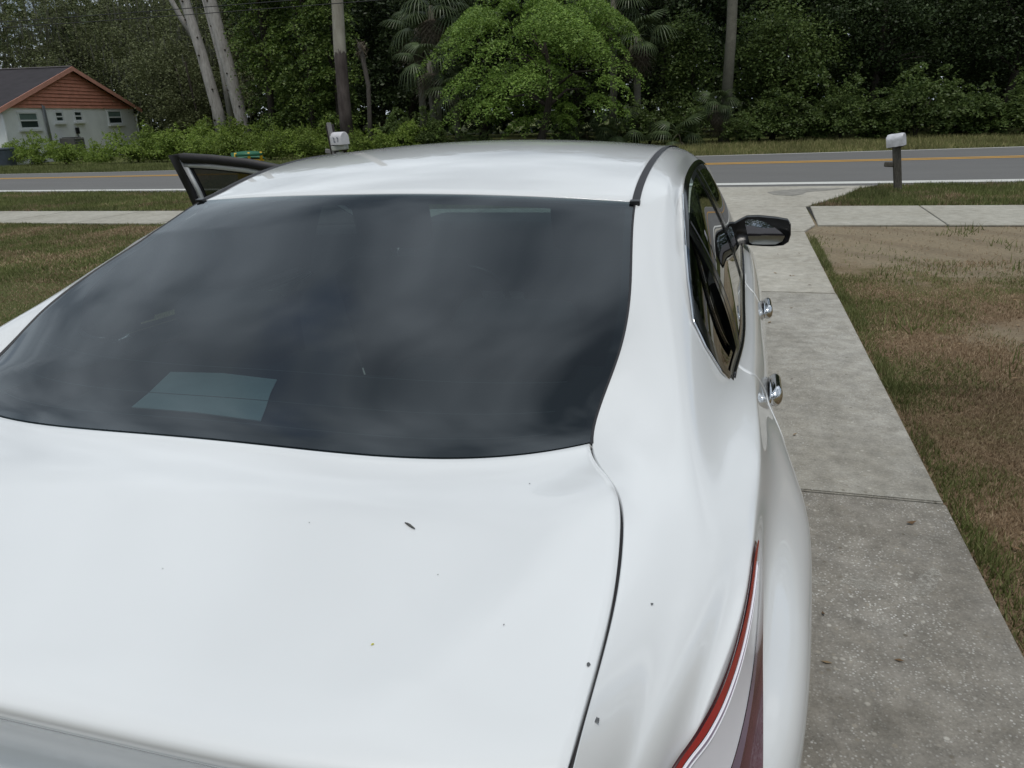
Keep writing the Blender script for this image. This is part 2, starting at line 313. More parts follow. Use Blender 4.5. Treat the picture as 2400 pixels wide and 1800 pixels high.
# ------------------------------------------------------------------ grass blades
M['grassg']=leafmat('green_grass',[(.085,.105,.030),(.155,.180,.058),(.26,.265,.11),(.11,.145,.040)],.6,.2)
M['grassd']=leafmat('dry_grass',[(.17,.110,.064),(.32,.222,.136),(.47,.365,.24),(.23,.155,.090)],.7,.15)
M['grassv']=leafmat('verge_grass',[(.13,.15,.045),(.23,.235,.09),(.37,.32,.155),(.16,.18,.06)],.7,.2)
def blades(rng,x,y,h,wd,lean=.8,z=0):
    n=len(x); a=rng.random(n)*2*np.pi; b=rng.random(n)*2*np.pi; h=h*(.5+rng.random(n)); l=h*lean*rng.random(n)
    V=np.zeros((n,3,3)); V[:,0]=np.stack([x-np.cos(a)*wd/2,y-np.sin(a)*wd/2,np.full(n,z)],1); V[:,1]=np.stack([x+np.cos(a)*wd/2,y+np.sin(a)*wd/2,np.full(n,z)],1)
    V[:,2]=np.stack([x+np.cos(b)*l,y+np.sin(b)*l,z+h],1); return V.reshape(-1,3)
def put(name,V,mat,label=None):
    o=bpy.data.objects.new(name,bigmesh(name,V,3,mat)); link(o); o['kind']='stuff'
    if label: o['label']=label
    return o
rng=np.random.default_rng(11)
G=[];D=[]
def lawnpatch(x0,x1,y0,y1,n,h,wd,keep,gbias=0,lean=.9):
    x=rng.uniform(x0,x1,n); y=rng.uniform(y0,y1,n); k=keep(x,y); x=x[k]; y=y[k]
    gr=fbm(x,y,.6)*.6+fbm(x+30,y,2.5)*.4+gbias(x,y) if callable(gbias) else fbm(x,y,.6)*.6+fbm(x+30,y,2.5)*.4+gbias
    isg=gr+rng.uniform(-.13,.13,len(x))>.55; hh=h*(.55+.9*fbm(x,y,3.1))
    G.append(blades(rng,x[isg],y[isg],hh[isg],wd,lean)); D.append(blades(rng,x[~isg],y[~isg],hh[~isg]*.7,wd,lean*1.4))
def dirt(x,y):
    d=np.hypot((x-3.4)*.30,(y-8.6)*.36)+(fbm(x+5,y,1.3)-.5)*1.5; d2=np.hypot((x-2.95)*1.3,(y-4.3)*1.7)+(fbm(x+9,y,2)-.5)*1.5
    return np.minimum(np.clip((d-.66)/.45,0,1),np.clip((d2-.4)/.45,0,1))
kr=lambda x,y:(rng.random(len(x))<.05+.95*dirt(x,y))&(x>1.715+np.where(y>9,(y-9)*.3,0))&(y<swl(x))
gb=lambda x,y:-.07+.18*np.exp(-((x-1.75)/.22)**2)+.06*np.exp(-((x-2.4)/.5)**2)*(y>3)
lawnpatch(1.70,3.4,-.6,3.2,110000,.022,.0042,kr,gb)
lawnpatch(1.70,5.2,3.0,6.2,90000,.026,.0055,kr,gb)
lawnpatch(1.70,9.0,6.0,9.9,60000,.032,.008,kr,gb)
lawnpatch(1.69,1.80,-.6,9.0,8000,.045,.0055,lambda x,y:(x>1.71)&(rng.random(len(x))<1.6*fbm(x,y,1.6)-.25),.3)
kl=lambda x,y:(x<-1.58)&(y<swl(x))
gl=lambda x,y:.07-.30*np.exp(-((y-8.7)/.45)**2)*(x>-9)+.0*x
lawnpatch(-9,-2.2,1.5,5.5,60000,.028,.006,kl,gl); lawnpatch(-14,-3,5.0,9.5,110000,.035,.010,kl,gl)
# the strip between sidewalk and road: greener, taller
kv=lambda x,y:(y>swh(x)+.02)&(y<rn(x)-.30)&((x>np.interp(y,[11.7,12.25,13.2,14.3,15.02],[1.95,2.22,2.66,3.05,3.5]))|(x<np.interp(y,[11.5,12.2,13.4,14.9],[-1.65,-1.95,-2.65,-3.35])))
lawnpatch(1.9,12,11.6,15.8,90000,.07,.013,kv,.12,.7); lawnpatch(-22,-3,11,15.2,110000,.055,.015,kv,.11,.8)
put('lawn_grass',np.concatenate(G),M['grassg'],'short green grass growing in patches over the lawn'); put('dry_grass',np.concatenate(D),M['grassd'],'dead brown grass between the green patches of lawn')
x=rng.uniform(-45,22,120000); y=rf(x)+.2+rng.random(len(x))**1.3*np.where(x>-9,9,4.5); 
lf=x<-10
hv=.07+.12*fbm(x,y,.8)*np.clip((y-rf(x))/2.0,.25,1.3)
put('verge_grass',blades(rng,x[~lf],y[~lf],hv[~lf],.028,.7),M['grassv'],'long pale seeding grass on the far road verge')
put('verge_grass',blades(rng,x[lf],y[lf],hv[lf]*.8,.030,.7),M['grassg'],'green grass on the far verge below the left thicket')
# weeds in the bare earth and dead leaves over the lawn
W=[]
for i in range(46):
    cx=rng.uniform(2.0,7.5); cy=rng.uniform(3.0,9.3); 
    if cx>3.6 and cy<5: continue
    k=int(rng.integers(14,40)); r_=.05+.10*rng.random(); W.append(blades(rng,cx+rng.normal(size=k)*r_,cy+rng.normal(size=k)*r_,np.full(k,.05+.05*rng.random()),.012,1.1))
put('weeds',np.concatenate(W),M['grassg'],'small tufts of weeds in the bare earth by the driveway')
M['litter']=leafmat('dead_leaf_litter',[(.10,.060,.032),(.20,.125,.065),(.33,.24,.14)],.8,.1)
n=420; x=np.where(rng.random(n)<.955,rng.uniform(1.75,7,n),rng.uniform(1.0,1.7,n)); y=rng.uniform(-.4,9.3,n); a=rng.random(n)*6.28; L=.009+.016*rng.random(n); z=np.where(x<1.71,ZT+.003,.012+.012*rng.random(n))
c_,s_=np.cos(a),np.sin(a); zz=rng.normal(size=(n,4))*.004
V=np.stack([np.stack([x-c_*L,y-s_*L,z+abs(zz[:,0])],1),np.stack([x+s_*L*.4,y-c_*L*.4,z+abs(zz[:,1])],1),np.stack([x+c_*L,y+s_*L,z+abs(zz[:,2])],1),np.stack([x-s_*L*.4,y+c_*L*.4,z+abs(zz[:,3])],1)],1).reshape(-1,3)
o=link(bpy.data.objects.new('leaf_litter',bigmesh('leaf_litter',V,4,M['litter']))); tag(o,'dry brown leaves scattered over the lawn and driveway edge',kind='stuff')

# ------------------------------------------------------------------ the white car
# ---------- car side surface: stations front -> rear, nine feature lines from the roof/hood seam down to the sill
ST = [
 [(.45,3.56,.72),(.53,3.54,.71),(.60,3.51,.685),(.66,3.48,.65),(.70,3.45,.61),(.75,3.41,.55),(.775,3.39,.48),(.775,3.38,.35),(.76,3.38,.20)],
 [(.60,3.20,.855),(.67,3.20,.855),(.73,3.2,.84),(.785,3.2,.81),(.825,3.2,.775),(.865,3.2,.70),(.885,3.2,.60),(.88,3.2,.42),(.85,3.2,.22)],
 [(.68,2.78,.935),(.735,2.78,.938),(.785,2.78,.928),(.83,2.78,.905),(.868,2.78,.872),(.905,2.78,.80),(.925,2.78,.69),(.915,2.78,.45),(.87,2.78,.22)],
 [(.71,2.45,.985),(.75,2.45,.995),(.79,2.45,.99),(.838,2.45,.965),(.882,2.45,.93),(.92,2.45,.86),(.938,2.45,.74),(.925,2.45,.45),(.88,2.45,.22)],
 [(.665,2.10,1.165),(.70,2.11,1.15),(.752,2.13,1.135),(.842,2.17,.997),(.889,2.17,.95),(.926,2.17,.865),(.941,2.17,.74),(.928,2.17,.45),(.88,2.17,.22)],
 [(.605,1.74,1.375),(.645,1.74,1.36),(.702,1.75,1.330),(.846,1.83,.998),(.892,1.83,.954),(.929,1.83,.87),(.943,1.83,.745),(.93,1.83,.45),(.88,1.83,.22)],
 [(.586,1.32,1.448),(.632,1.33,1.428),(.670,1.35,1.386),(.848,1.40,.996),(.893,1.40,.955),(.929,1.40,.875),(.943,1.40,.76),(.93,1.40,.45),(.88,1.40,.22)],
 [(.586,.80,1.446),(.636,.82,1.422),(.672,.86,1.386),(.846,.88,.999),(.889,.88,.962),(.922,.88,.885),(.935,.88,.78),(.925,.88,.45),(.88,.88,.22)],
 [(.586,.345,1.370),(.640,.42,1.372),(.690,.46,1.348),(.838,.42,1.012),(.880,.42,.978),(.912,.42,.91),(.928,.42,.81),(.93,.42,.45),(.88,.42,.22)],
 [(.607,.12,1.275),(.664,.16,1.268),(.716,.20,1.235),(.820,.13,1.030),(.872,.15,.998),(.902,.15,.93),(.955,.15,.82),(.945,.15,.45),(.88,.15,.22)],
 [(.621,-.145,1.157),(.686,-.12,1.140),(.745,-.09,1.095),(.818,-.07,1.030),(.873,-.06,1.003),(.905,-.06,.93),(.973,-.06,.82),(.96,-.06,.45),(.88,-.06,.22)],
 [(.609,-.352,1.066),(.690,-.33,1.062),(.752,-.30,1.043),(.815,-.27,1.022),(.870,-.25,1.004),(.903,-.25,.93),(.970,-.235,.82),(.96,-.24,.45),(.88,-.24,.22)],
 [(.665,-.485,1.064),(.720,-.455,1.060),(.772,-.42,1.045),(.820,-.40,1.026),(.863,-.38,1.004),(.888,-.38,.93),(.957,-.40,.82),(.95,-.40,.45),(.88,-.40,.22)],
 [(.695,-.615,1.063),(.748,-.60,1.057),(.796,-.575,1.040),(.832,-.56,1.021),(.853,-.545,1.002),(.872,-.55,.92),(.942,-.55,.82),(.935,-.55,.45),(.87,-.55,.22)],
 [(.705,-.74,1.062),(.748,-.73,1.055),(.786,-.715,1.036),(.815,-.70,1.014),(.834,-.685,.994),(.860,-.67,.91),(.925,-.665,.81),(.92,-.67,.45),(.86,-.67,.22)],
 [(.706,-.85,1.062),(.740,-.84,1.053),(.768,-.825,1.032),(.789,-.81,1.003),(.805,-.80,.975),(.843,-.765,.89),(.905,-.745,.79),(.90,-.76,.45),(.84,-.76,.22)],
 [(.704,-.945,1.060),(.730,-.93,1.048),(.750,-.915,1.020),(.766,-.895,.975),(.782,-.875,.945),(.825,-.835,.86),(.88,-.82,.77),(.875,-.84,.45),(.82,-.84,.22)],
 [(.700,-.995,1.040),(.718,-.985,1.012),(.733,-.97,.975),(.746,-.955,.94),(.760,-.935,.91),(.800,-.90,.83),(.845,-.89,.75),(.84,-.91,.45),(.78,-.91,.22)],
 [(.685,-1.02,.985),(.700,-1.015,.955),(.713,-1.005,.925),(.726,-.99,.895),(.74,-.975,.87),(.770,-.95,.80),(.80,-.95,.73),(.80,-.97,.45),(.74,-.97,.22)],
 [(.60,-1.07,.86),(.61,-1.07,.84),(.62,-1.07,.82),(.63,-1.065,.80),(.64,-1.06,.78),(.66,-1.05,.75),(.68,-1.05,.70),(.68,-1.07,.45),(.62,-1.06,.22)],
]
ST = np.array(ST)
def natspl(t, P):
    """second derivatives of the natural cubic spline through P at knots t (P: n x ...)"""
    n=len(t); h=np.diff(t); A=np.zeros((n,n)); R=np.zeros(P.shape)
    A[0,0]=A[-1,-1]=1
    for i in range(1,n-1):
        A[i,i-1]=h[i-1]; A[i,i]=2*(h[i-1]+h[i]); A[i,i+1]=h[i]
        R[i]=6*((P[i+1]-P[i])/h[i]-(P[i]-P[i-1])/h[i-1])
    return np.linalg.solve(A,R.reshape(n,-1)).reshape(P.shape)
def spleval(t,P,M,x):
    i=np.clip(np.searchsorted(t,x)-1,0,len(t)-2); h=t[i+1]-t[i]
    sh=(-1,)+(1,)*(P.ndim-1); a=((t[i+1]-x)/h).reshape(sh); b=((x-t[i])/h).reshape(sh); h=h.reshape(sh)
    return a*P[i]+b*P[i+1]+((a**3-a)*M[i]+(b**3-b)*M[i+1])*h*h/6
TS=np.concatenate([[0],np.cumsum(np.linalg.norm(np.diff(ST,axis=0),axis=2).mean(1))])
MS=natspl(TS,ST)
TK=np.arange(9.)
def pchip(P,x):
    """monotone cubic across the nine lines. P: n x 9 x 3, x: n -> n x 3"""
    d=np.diff(P,axis=1); m=np.zeros_like(P)
    a,b=d[:,:-1],d[:,1:]; same=(a*b)>0
    m[:,1:-1]=np.where(same,2*a*b/np.where(same,a+b,1),0)*.5+np.where(same,.5*np.clip((a+b)/2,-3*np.minimum(abs(a),abs(b)),3*np.minimum(abs(a),abs(b))),0)
    m[:,0]=d[:,0]; m[:,-1]=d[:,-1]
    i=np.clip(x.astype(int),0,7); f=(x-i)[:,None]; r=np.arange(len(x))
    p0,p1,m0,m1=P[r,i],P[r,i+1],m[r,i],m[r,i+1]
    return (2*f**3-3*f**2+1)*p0+(f**3-2*f**2+f)*m0+(-2*f**3+3*f**2)*p1+(f**3-f**2)*m1
def side(s,t):
    s=np.asarray(s,float).ravel(); t=np.asarray(t,float).ravel()
    return pchip(spleval(TS,ST,MS,np.clip(s,0,TS[-1])),np.clip(t,0,7.9999))

def warp(V):
    V=np.array(V,float); x=-V[...,0]; y=V[...,1]; z=V[...,2]
    sm=lambda a,b,t:np.clip((t-a)/(b-a),0,1)**2*(3-2*np.clip((t-a)/(b-a),0,1))
    r_=np.clip((x-.06)/.55,0,1)**2; r_=r_+.40*sm(.60,.69,x); f=r_*(1-sm(.74,.90,x))*sm(1.02,1.06,z)
    V[...,0]-=.10*r_*(1-sm(.02,.20,y))*sm(-1.2,-.2,-np.abs(y+.45))*np.interp(y,[-.75,-.36,-.1,.2],[1,1,.50,.0])*np.minimum(1,1/np.maximum(r_,1))
    V[...,2]+=f*np.interp(y,[-.60,-.45,-.33,-.15,0,.15,.30,.42],[0,0,.028,.032,.030,.030,.014,0]); return V
car=empty('car',(0,0,0),'white sedan with tinted rear window parked on the concrete driveway, left front door open','car')
def gridmesh(name,P,mat,parent,flip=False,fl=(0,0,0,0),depth=.014,solid=None):
    """patch from an (n,m,3) grid; fl: rolled-under flanges on (row0,rowN,col0,colM)"""
    P=np.array(P,float); 
    def nrm(P):
        du=np.gradient(P,axis=0); dv=np.gradient(P,axis=1); n=np.cross(du,dv); n/=np.linalg.norm(n,axis=2,keepdims=True)+1e-12; return -n if flip else n
    def addrow(P):
        n=nrm(P)[0]; o=P[0]-P[1]; o/=np.linalg.norm(o,axis=1,keepdims=True)+1e-12
        r1=P[0]+o*.0012-n*.0010; r2=P[0]+o*.0016-n*depth; return np.concatenate([r2[None],r1[None],P])
    if fl[0]: P=addrow(P)
    if fl[1]: P=np.concatenate([P,_rows(P,nrm)])
    if fl[2]: T=np.swapaxes(P,0,1); n=np.swapaxes(nrm(P),0,1); P=np.swapaxes(_pre(T,n,depth),0,1)
    if fl[3]: T=np.swapaxes(P,0,1)[::-1]; n=np.swapaxes(nrm(P),0,1)[::-1]; P=np.swapaxes(_pre(T,n,depth)[::-1],0,1)
    n,m=P.shape[:2]; return mesh(name,P.reshape(-1,3),grid_faces(n,m,flip),mat,parent)
def _pre(T,n,depth):
    o=T[0]-T[1]; o=o/(np.linalg.norm(o,axis=1,keepdims=True)+1e-12)
    return np.concatenate([(T[0]+o*.0016-n[0]*depth)[None],(T[0]+o*.0012-n[0]*.001)[None],T])
def _rows(P,nrm):
    n=nrm(P)[-1]; o=P[-1]-P[-2]; o=o/(np.linalg.norm(o,axis=1,keepdims=True)+1e-12)
    return np.stack([P[-1]+o*.0012-n*.001,P[-1]+o*.0016-n*.014])
def strip3(E,bow,crown,ex,half,m=61,inset=0):
    """cross-car strip between the seam curve E (k,3) and its mirror image, bowed and crowned"""
    tau=np.sin(np.linspace(-1,1,m)*np.pi/2)*.35+np.linspace(-1,1,m)*.65
    E=np.array(E,float); k=len(E); P=np.zeros((k,m,3)); bow=np.broadcast_to(bow,k); crown=np.broadcast_to(crown,k); ex=np.broadcast_to(ex,k)
    for i in range(k):
        P[i,:,0]=tau*(E[i,0]-inset); P[i,:,1]=E[i,1]+bow[i]*(1-np.abs(tau)**ex[i]); P[i,:,2]=E[i,2]+crown[i]*(1-tau**2)
    return P
edge=lambda s:side(np.asarray(s,float),np.zeros(len(s)))
lin=np.linspace
# roof
s=lin(1.90,3.146,40); v=(s-1.9)/(3.146-1.9)
P=strip3(edge(s),np.interp(v,[0,1],[.07,-.055]),np.interp(v,[0,.5,1],[.030,.033,.028]),2,0,71,.011)
gridmesh('roof',warp(P),M['paint'],car,False,(0,1,1,1))
# rear window
s=lin(3.152,3.852,60); v=(s-3.152)/.7
P=strip3(edge(s),-(.055+.111*v**1.5),.0275,2+2*v*v,0,81,.004)
bgl=gridmesh('rear_window',warp(P),M['backglass'],car,False); GP=warp(P)
def rim(name,P,wd,mat,parent,off,sides=(1,1,1,1)):
    """a band along the border of a grid patch, lifted off the patch by off along the normal"""
    du=np.gradient(P,axis=0); dv=np.gradient(P,axis=1); n=np.cross(du,dv); n/=np.linalg.norm(n,axis=2,keepdims=True); Q=P+n*off
    V=[];F=[]
    def band(A,B):
        o=len(V); k=len(A); V.extend(A); V.extend(B); F.extend([(o+i,o+i+1,o+k+i+1,o+k+i) for i in range(k-1)])
    def ins(A,B,w): 
        d=B-A; L=np.linalg.norm(d,axis=1,keepdims=True); return A+d/L*w
    if sides[0]: band(Q[0],ins(Q[0],Q[6],wd))
    if sides[1]: band(ins(Q[-1],Q[-7],wd),Q[-1])
    if sides[2]: band(ins(Q[:,0],Q[:,4],wd),Q[:,0])
    if sides[3]: band(Q[:,-1],ins(Q[:,-1],Q[:,-5],wd))
    return mesh(name,V,F,mat,parent)
rim('ceramic_border',GP,.016,M['trim'],bgl,-.004,(1,1,1,1))
# heater lines under the glass
for r in (.80,.88,.945):
    i=r*59; i0=int(i); f=i-i0; L=(GP[i0]*(1-f)+GP[min(i0+1,59)]*f)[6:-6]; n=np.array([0,-.35,.94]); V=np.concatenate([L-n*.003+[0,.0008,.0003],L-n*.003-[0,.0008,.0003]]); k=len(L)
    mesh('heater_line',V,[(a,a+1,k+a+1,k+a) for a in range(k-1)],M['line'],bgl)
# boot lid: deck, lip and the face below it
s=np.concatenate([lin(3.8555,4.36,40),lin(4.37,4.60,44),lin(4.61,4.765,16)])
def cub(x,a,b):
    a=np.array(a,float); b=np.array(b,float); return spleval(a,b,natspl(a,b),np.asarray(x,float))
bow=cub(s,[3.8555,4.0,4.154,4.386,4.473,4.53,4.56,4.612,4.68,4.765],[-.166,-.150,-.130,-.100,-.080,-.054,-.028,.026,.070,.05])
crn=cub(s,[3.8555,4.154,4.386,4.473,4.53,4.612,4.765],[.0275,.020,.014,.010,.004,.0,.0]); ex=np.interp(s,[3.8555,4.386,4.765],[4,6,6])
P=strip3(edge(s),bow,crn,ex,0,101,.0060)
xr=np.interp(P[...,1],[-1.0,-.75,-.48],[.535,.60,.66]); fade=np.clip((-.36-P[...,1])/.1,0,1)*np.clip((P[...,1]+1.03)/.1,0,1)
P[...,2]+=.006*np.exp(-((np.abs(P[...,0])-xr)/.06)**2)*fade
P[0,:,1]-=.002
LIDP=P
lid=gridmesh('trunk_lid',warp(P),M['paint'],car,False,(1,0,1,1))
# windscreen, hood, front and rear bumpers (out of sight from the driveway end, built so that the car is whole)
s=lin(1.10,1.885,24); v=(s-1.10)/.785
gridmesh('windscreen',warp(strip3(edge(s),np.interp(v,[0,1],[.20,.07]),np.interp(v,[0,1],[.02,.03]),2,0,41)),M['clearglass'],car,False)
s=lin(0,1.07,30); v=s/1.07
gridmesh('hood',strip3(edge(s),np.interp(v,[0,1],[.18,.20]),np.interp(v,[0,.5,1],[.05,.075,.055]),2,0,51,.003),M['paint'],car,False,(0,0,1,1))
t=lin(0,7.99,30); Ef=side(np.zeros(30),t); gridmesh('front_bumper',strip3(Ef,.20,0,2.5,0,41),M['paint'],car,True)
Er=side(np.full(30,TS[-1]),t); gridmesh('rear_bumper',strip3(np.concatenate([Er[:1],Er]),np.array([.049]+[-.07]*30),0,4,0,41),M['paint'],car,False)
# ---- sides
g2t=[0,1.5,1.80,1.92,1.985,2.08,2.39,2.75,2.93,3.0,3.05,3.75,4.66,4.93,5.4,5.86,6.3,7,8]
g2s=[3.2,3.12,3.03,3.08,3.42,3.515,3.525,3.50,3.463,3.38,3.30,3.325,3.27,3.25,3.31,3.395,3.47,3.52,3.45]
g2=lambda t:np.interp(t,g2t,g2s); g1=lambda t:np.interp(t,[0,2,3,3.5,4.3,5,8],[2.33,2.33,2.28,2.345,2.36,2.36,2.33]); g0=lambda t:np.interp(t,[0,3,8],[1.22,1.22,1.30])
tt=np.unique(np.concatenate([lin(0,1.95,27),lin(1.95,3.03,25),lin(3.03,6.2,60),lin(6.2,7.99,28)])); J1=int(np.argmin(abs(tt-1.95))); J2=int(np.argmin(abs(tt-3.03)))
na,nb,nc,nd=40,44,46,96
def sidegrid():
    m=len(tt); a,b,c=g0(tt),g1(tt),g2(tt); rows=[]
    S=np.concatenate([lin(0,1,na)[:-1,None]*a,a+lin(0,1,nb)[:-1,None]*(b-a),b+lin(0,1,nc)[:-1,None]*(c-b),c+(lin(0,1,nd)**1.0)[:,None]*(TS[-1]-c)])
    T=np.broadcast_to(tt,S.shape); P=side(S.ravel(),T.ravel()).reshape(*S.shape,3)
    return S,P
SG,SP=sidegrid(); IA,IB,IC=na-1,na+nb-2,na+nb+nc-3
# wheel arches: pull the grid back onto a circle
for wy in (0.0,2.776):
    d=np.hypot(SP[...,1]-wy,SP[...,2]-.33); inn=(d<.37)&(SP[...,2]<.80)&(tt[None,:]>5.0)
    k=np.where(inn,.37/np.maximum(d,1e-4),1); SP[...,1]=np.where(inn,wy+(SP[...,1]-wy)*k,SP[...,1]); SP[...,2]=np.where(inn,.33+(SP[...,2]-.33)*k,SP[...,2])
# ease the pressing between the rear window, the boot seam and the shoulder
_w=np.clip((SG-g2(tt)[None]-.004)/.07,0,1)[...,None]; _w=_w*_w*(3-2*_w)*((tt>.0)&(tt<3.98))[None,:,None]
for _ in range(260):
    q=SP.copy(); q[1:-1]=(SP[:-2]+SP[2:])/2; SP=SP+(q-SP)*.35*_w*np.clip((TS[-1]-.25-SG)/.2,0,1)[...,None]*np.clip(np.minimum(tt,3.98-tt)/.5,0,1)[None,:,None]
    q=SP.copy(); tl_,tr_=np.diff(tt)[:-1],np.diff(tt)[1:]; q[:,1:-1]=(SP[:,:-2]*tr_[None,:,None]+SP[:,2:]*tl_[None,:,None])/(tl_+tr_)[None,:,None]
    SP=SP+(q-SP)*.5*_w*np.clip(np.minimum(tt,3.98-tt)/.5,0,1)[None,:,None]
_w=(np.clip((SG-g2(tt)[None]-.02)/.15,0,1)*np.clip((4.06-SG)/.25,0,1))[...,None]*(np.clip((tt-4.06)/.3,0,1)*np.clip((5.85-tt)/.4,0,1))[None,:,None]
for _ in range(120):
    q=SP.copy(); q[1:-1]=(SP[:-2]+SP[2:])/2; SP=SP+(q-SP)*.4*_w; q=SP.copy(); q[:,1:-1]=(SP[:,:-2]+SP[:,2:])/2; SP=SP+(q-SP)*.4*_w
du=np.gradient(SP,axis=0); dv=np.gradient(SP,axis=1); SN=np.cross(dv,du); SN/=np.linalg.norm(SN,axis=2,keepdims=True)+1e-12
if SN[120,60,0]<0: SN=-SN
def subgrid(i0,i1,j0,j1,sgn,off=0,gap=(0,0,0,0)):
    P=(SP+SN*off)[i0:i1+1,j0:j1+1].copy()
    def pull(A,B,w):
        d=B-A; return A+d/(np.linalg.norm(d,axis=-1,keepdims=True)+1e-9)*np.minimum(w,.45*np.linalg.norm(d,axis=-1,keepdims=True))
    if gap[0]: P[0]=pull(P[0],P[1],gap[0])
    if gap[1]: P[-1]=pull(P[-1],P[-2],gap[1])
    if gap[2]: P[:,0]=pull(P[:,0],P[:,1],gap[2])
    if gap[3]: P[:,-1]=pull(P[:,-1],P[:,-2],gap[3])
    if sgn<0: P=warp(P*np.array([-1,1,1.]))
    return P
def holed(name,P,keep,mat,parent,flip,fl):
    n,m=P.shape[:2]; F=grid_faces(n,m,flip)[keep.ravel()]
    V=P.reshape(-1,3); ok=np.ones(len(F),bool); ar=np.linalg.norm(np.cross(V[F[:,2]]-V[F[:,0]],V[F[:,3]]-V[F[:,1]]),axis=1); F=F[ar>1e-7]
    us=np.unique(F); mp=np.full(len(V),-1); mp[us]=np.arange(len(us)); return mesh(name,V[us],mp[F],mat,parent)
gp=.0024
for sgn in (1,-1):
    fl=sgn>0
    nm=len(tt)
    # quarter panel with C-pillar, roof rail and A-pillar in one pressing
    P=subgrid(IA,na+nb+nc+nd-4,0,nm-1,sgn); n,mm=P.shape[:2]
    k=np.ones((n-1,mm-1),bool); k[:IC-IA,J1:]=False                      # window band and doors cut away
    o=holed('quarter_panel',P,k,M['paint'],car,not fl,None)
    # seam flange along the boot lid: edge rolled down 14 mm
    Q=subgrid(IC,na+nb+nc+nd-4,0,3,sgn); q0=Q[:,0]; i0=int(np.argmin(abs(SG[IC:,0]-3.84)))
    q0=q0[i0:]; dn=np.array([0,0,-1.]); inn=np.array([-sgn,0,0.])
    V=np.concatenate([q0,q0+inn*.0012+dn*.0012,q0+inn*.0016+dn*.016]); kk=len(q0); F=[(a,a+1,kk+a+1,kk+a) for a in range(kk-1)]+[(kk+a,kk+a+1,2*kk+a+1,2*kk+a) for a in range(kk-1)]
    mesh('seam_flange',V,F if fl else [f[::-1] for f in F],M['paint'],o)
    V=np.concatenate([q0+inn*(-.001)+dn*.014,q0+inn*.018+dn*.014]); mesh('seam_gutter',V,[(a,a+1,kk+a+1,kk+a) for a in range(kk-1)],M['rubber'],o)
    # front wing
    gridmesh('front_fender',subgrid(0,IA,0,nm-1,sgn,0,(0,gp,0,0)),M['paint'],car,not fl)
    # rear door skin and its window
    d=gridmesh('rear_door',subgrid(IB,IC,J2+1,nm-1,sgn,.0008,(gp,gp,.001,0)),M['paint'],car,not fl,(1,1,0,0))
    # black seam behind the door edges
    for ii in (IB,IC):
        A=subgrid(ii-1,ii+1,J2+1,nm-1,sgn,-.010); gridmesh('door_seam',A,M['rubber'],d,not fl)
    if sgn>0:
        fd=gridmesh('front_door',subgrid(IA,IB,J2+1,nm-1,sgn,.0008,(gp,gp,.001,0)),M['paint'],car,not fl,(1,1,0,0))
        A=subgrid(IA-1,IA+1,J2+1,nm-1,sgn,-.010); gridmesh('door_seam',A,M['rubber'],fd,not fl)
    # window band: trim frame, panes, pillars, in surface coordinates
    def sp(s,t,off=0):
        s=np.asarray(s,float); t=np.asarray(t,float); e=1e-3; q=side(s,t); a=side(s+e,t)-side(s-e,t); b=side(s,t+e)-side(s,t-e); n=np.cross(a,b); n/=np.linalg.norm(n,axis=1,keepdims=True)
        n=np.where(n[:,:1]<0,-n,n); q=q+n*off
        return warp(q*np.array([-1,1,1.])) if sgn<0 else q
    def spr(s,t,off=0):
        # the glazed band: a gently bowed ruled surface from roof rail to belt line
        s=np.asarray(s,float); t=np.asarray(t,float); u=((t-1.95)/1.08)[:,None]; a=side(s,np.full_like(t,1.95)); b=side(s,np.full_like(t,3.03)); n=np.array([.94,-.02,.34]); q=a*(1-u)+b*u+n*(.030*4*u*(1-u)*.55+off)
        return warp(q*np.array([-1,1,1.])) if sgn<0 else q
    def pane(name,s0,s1,t0,t1,off,mat,parent,n=26,m=16):
        ts=lin(t0,t1,m); a=s0(ts) if callable(s0) else np.full(m,s0); b=s1(ts) if callable(s1) else np.full(m,s1)
        S=a+(b-a)*lin(0,1,n)[:,None]; T=np.broadcast_to(ts,S.shape); return gridmesh(name,(spr if name in RUL else sp)(S.ravel(),T.ravel(),off).reshape(n,m,3),mat,parent,not fl)
    RUL=('door_glass','pillar_cover','weather_strip')
    fs=1.22 if sgn>0 else 2.30
    wb=g2
    rearg=lambda t:wb(np.clip(t,1.985,2.95))-.045
    own=d
    if sgn>0: pane('door_glass',1.30,2.285,2.03,2.94,.001,M['sideglass'],fd)
    pane('door_glass',2.385,3.215,2.03,2.94,.001,M['sideglass'],d)
    pane('quarter_glass',3.265,lambda t:rearg(t)+.012,2.03,2.93,.001,M['sideglass'],o)
    # frames
    pane('window_trim',fs,lambda t:g2(np.full_like(t,1.97)),1.925,2.06,.004,M['trim'],o,60,5)                # along the roof rail
    pane('window_trim',fs,3.45,2.925,3.055,.004,M['trim'],o,60,5)                                     # belt line
    pane('window_trim',rearg,lambda t:wb(np.clip(t,1.985,2.97))+.004,1.99,2.97,.0045,M['trim'],o,5,40)            # rear edge
    pane('pillar_cover',2.285,2.385,2.0,2.98,.005,M['trim'],d,6,18); pane('pillar_cover',3.20,3.275,2.0,2.98,.005,M['trim'],d,6,18)
    pane('weather_strip',2.300,2.318,2.0,2.98,.009,M['rubber'],d,3,18); pane('weather_strip',3.215,3.228,2.0,2.98,.009,M['rubber'],d,3,18)
    if sgn>0: pane('window_trim',1.215,1.305,1.93,3.0,.0045,M['trim'],o,5,30)
    # bright moulding round the rear end of the side windows
    ts=np.concatenate([lin(1.90,1.99,6),lin(2.0,2.97,40)]); ss=wb(np.clip(ts,1.9,2.97))+.012
    pp=sp(ss,ts,.003); tube('bright_moulding',pp,.0019,M['chrome'],o,6)
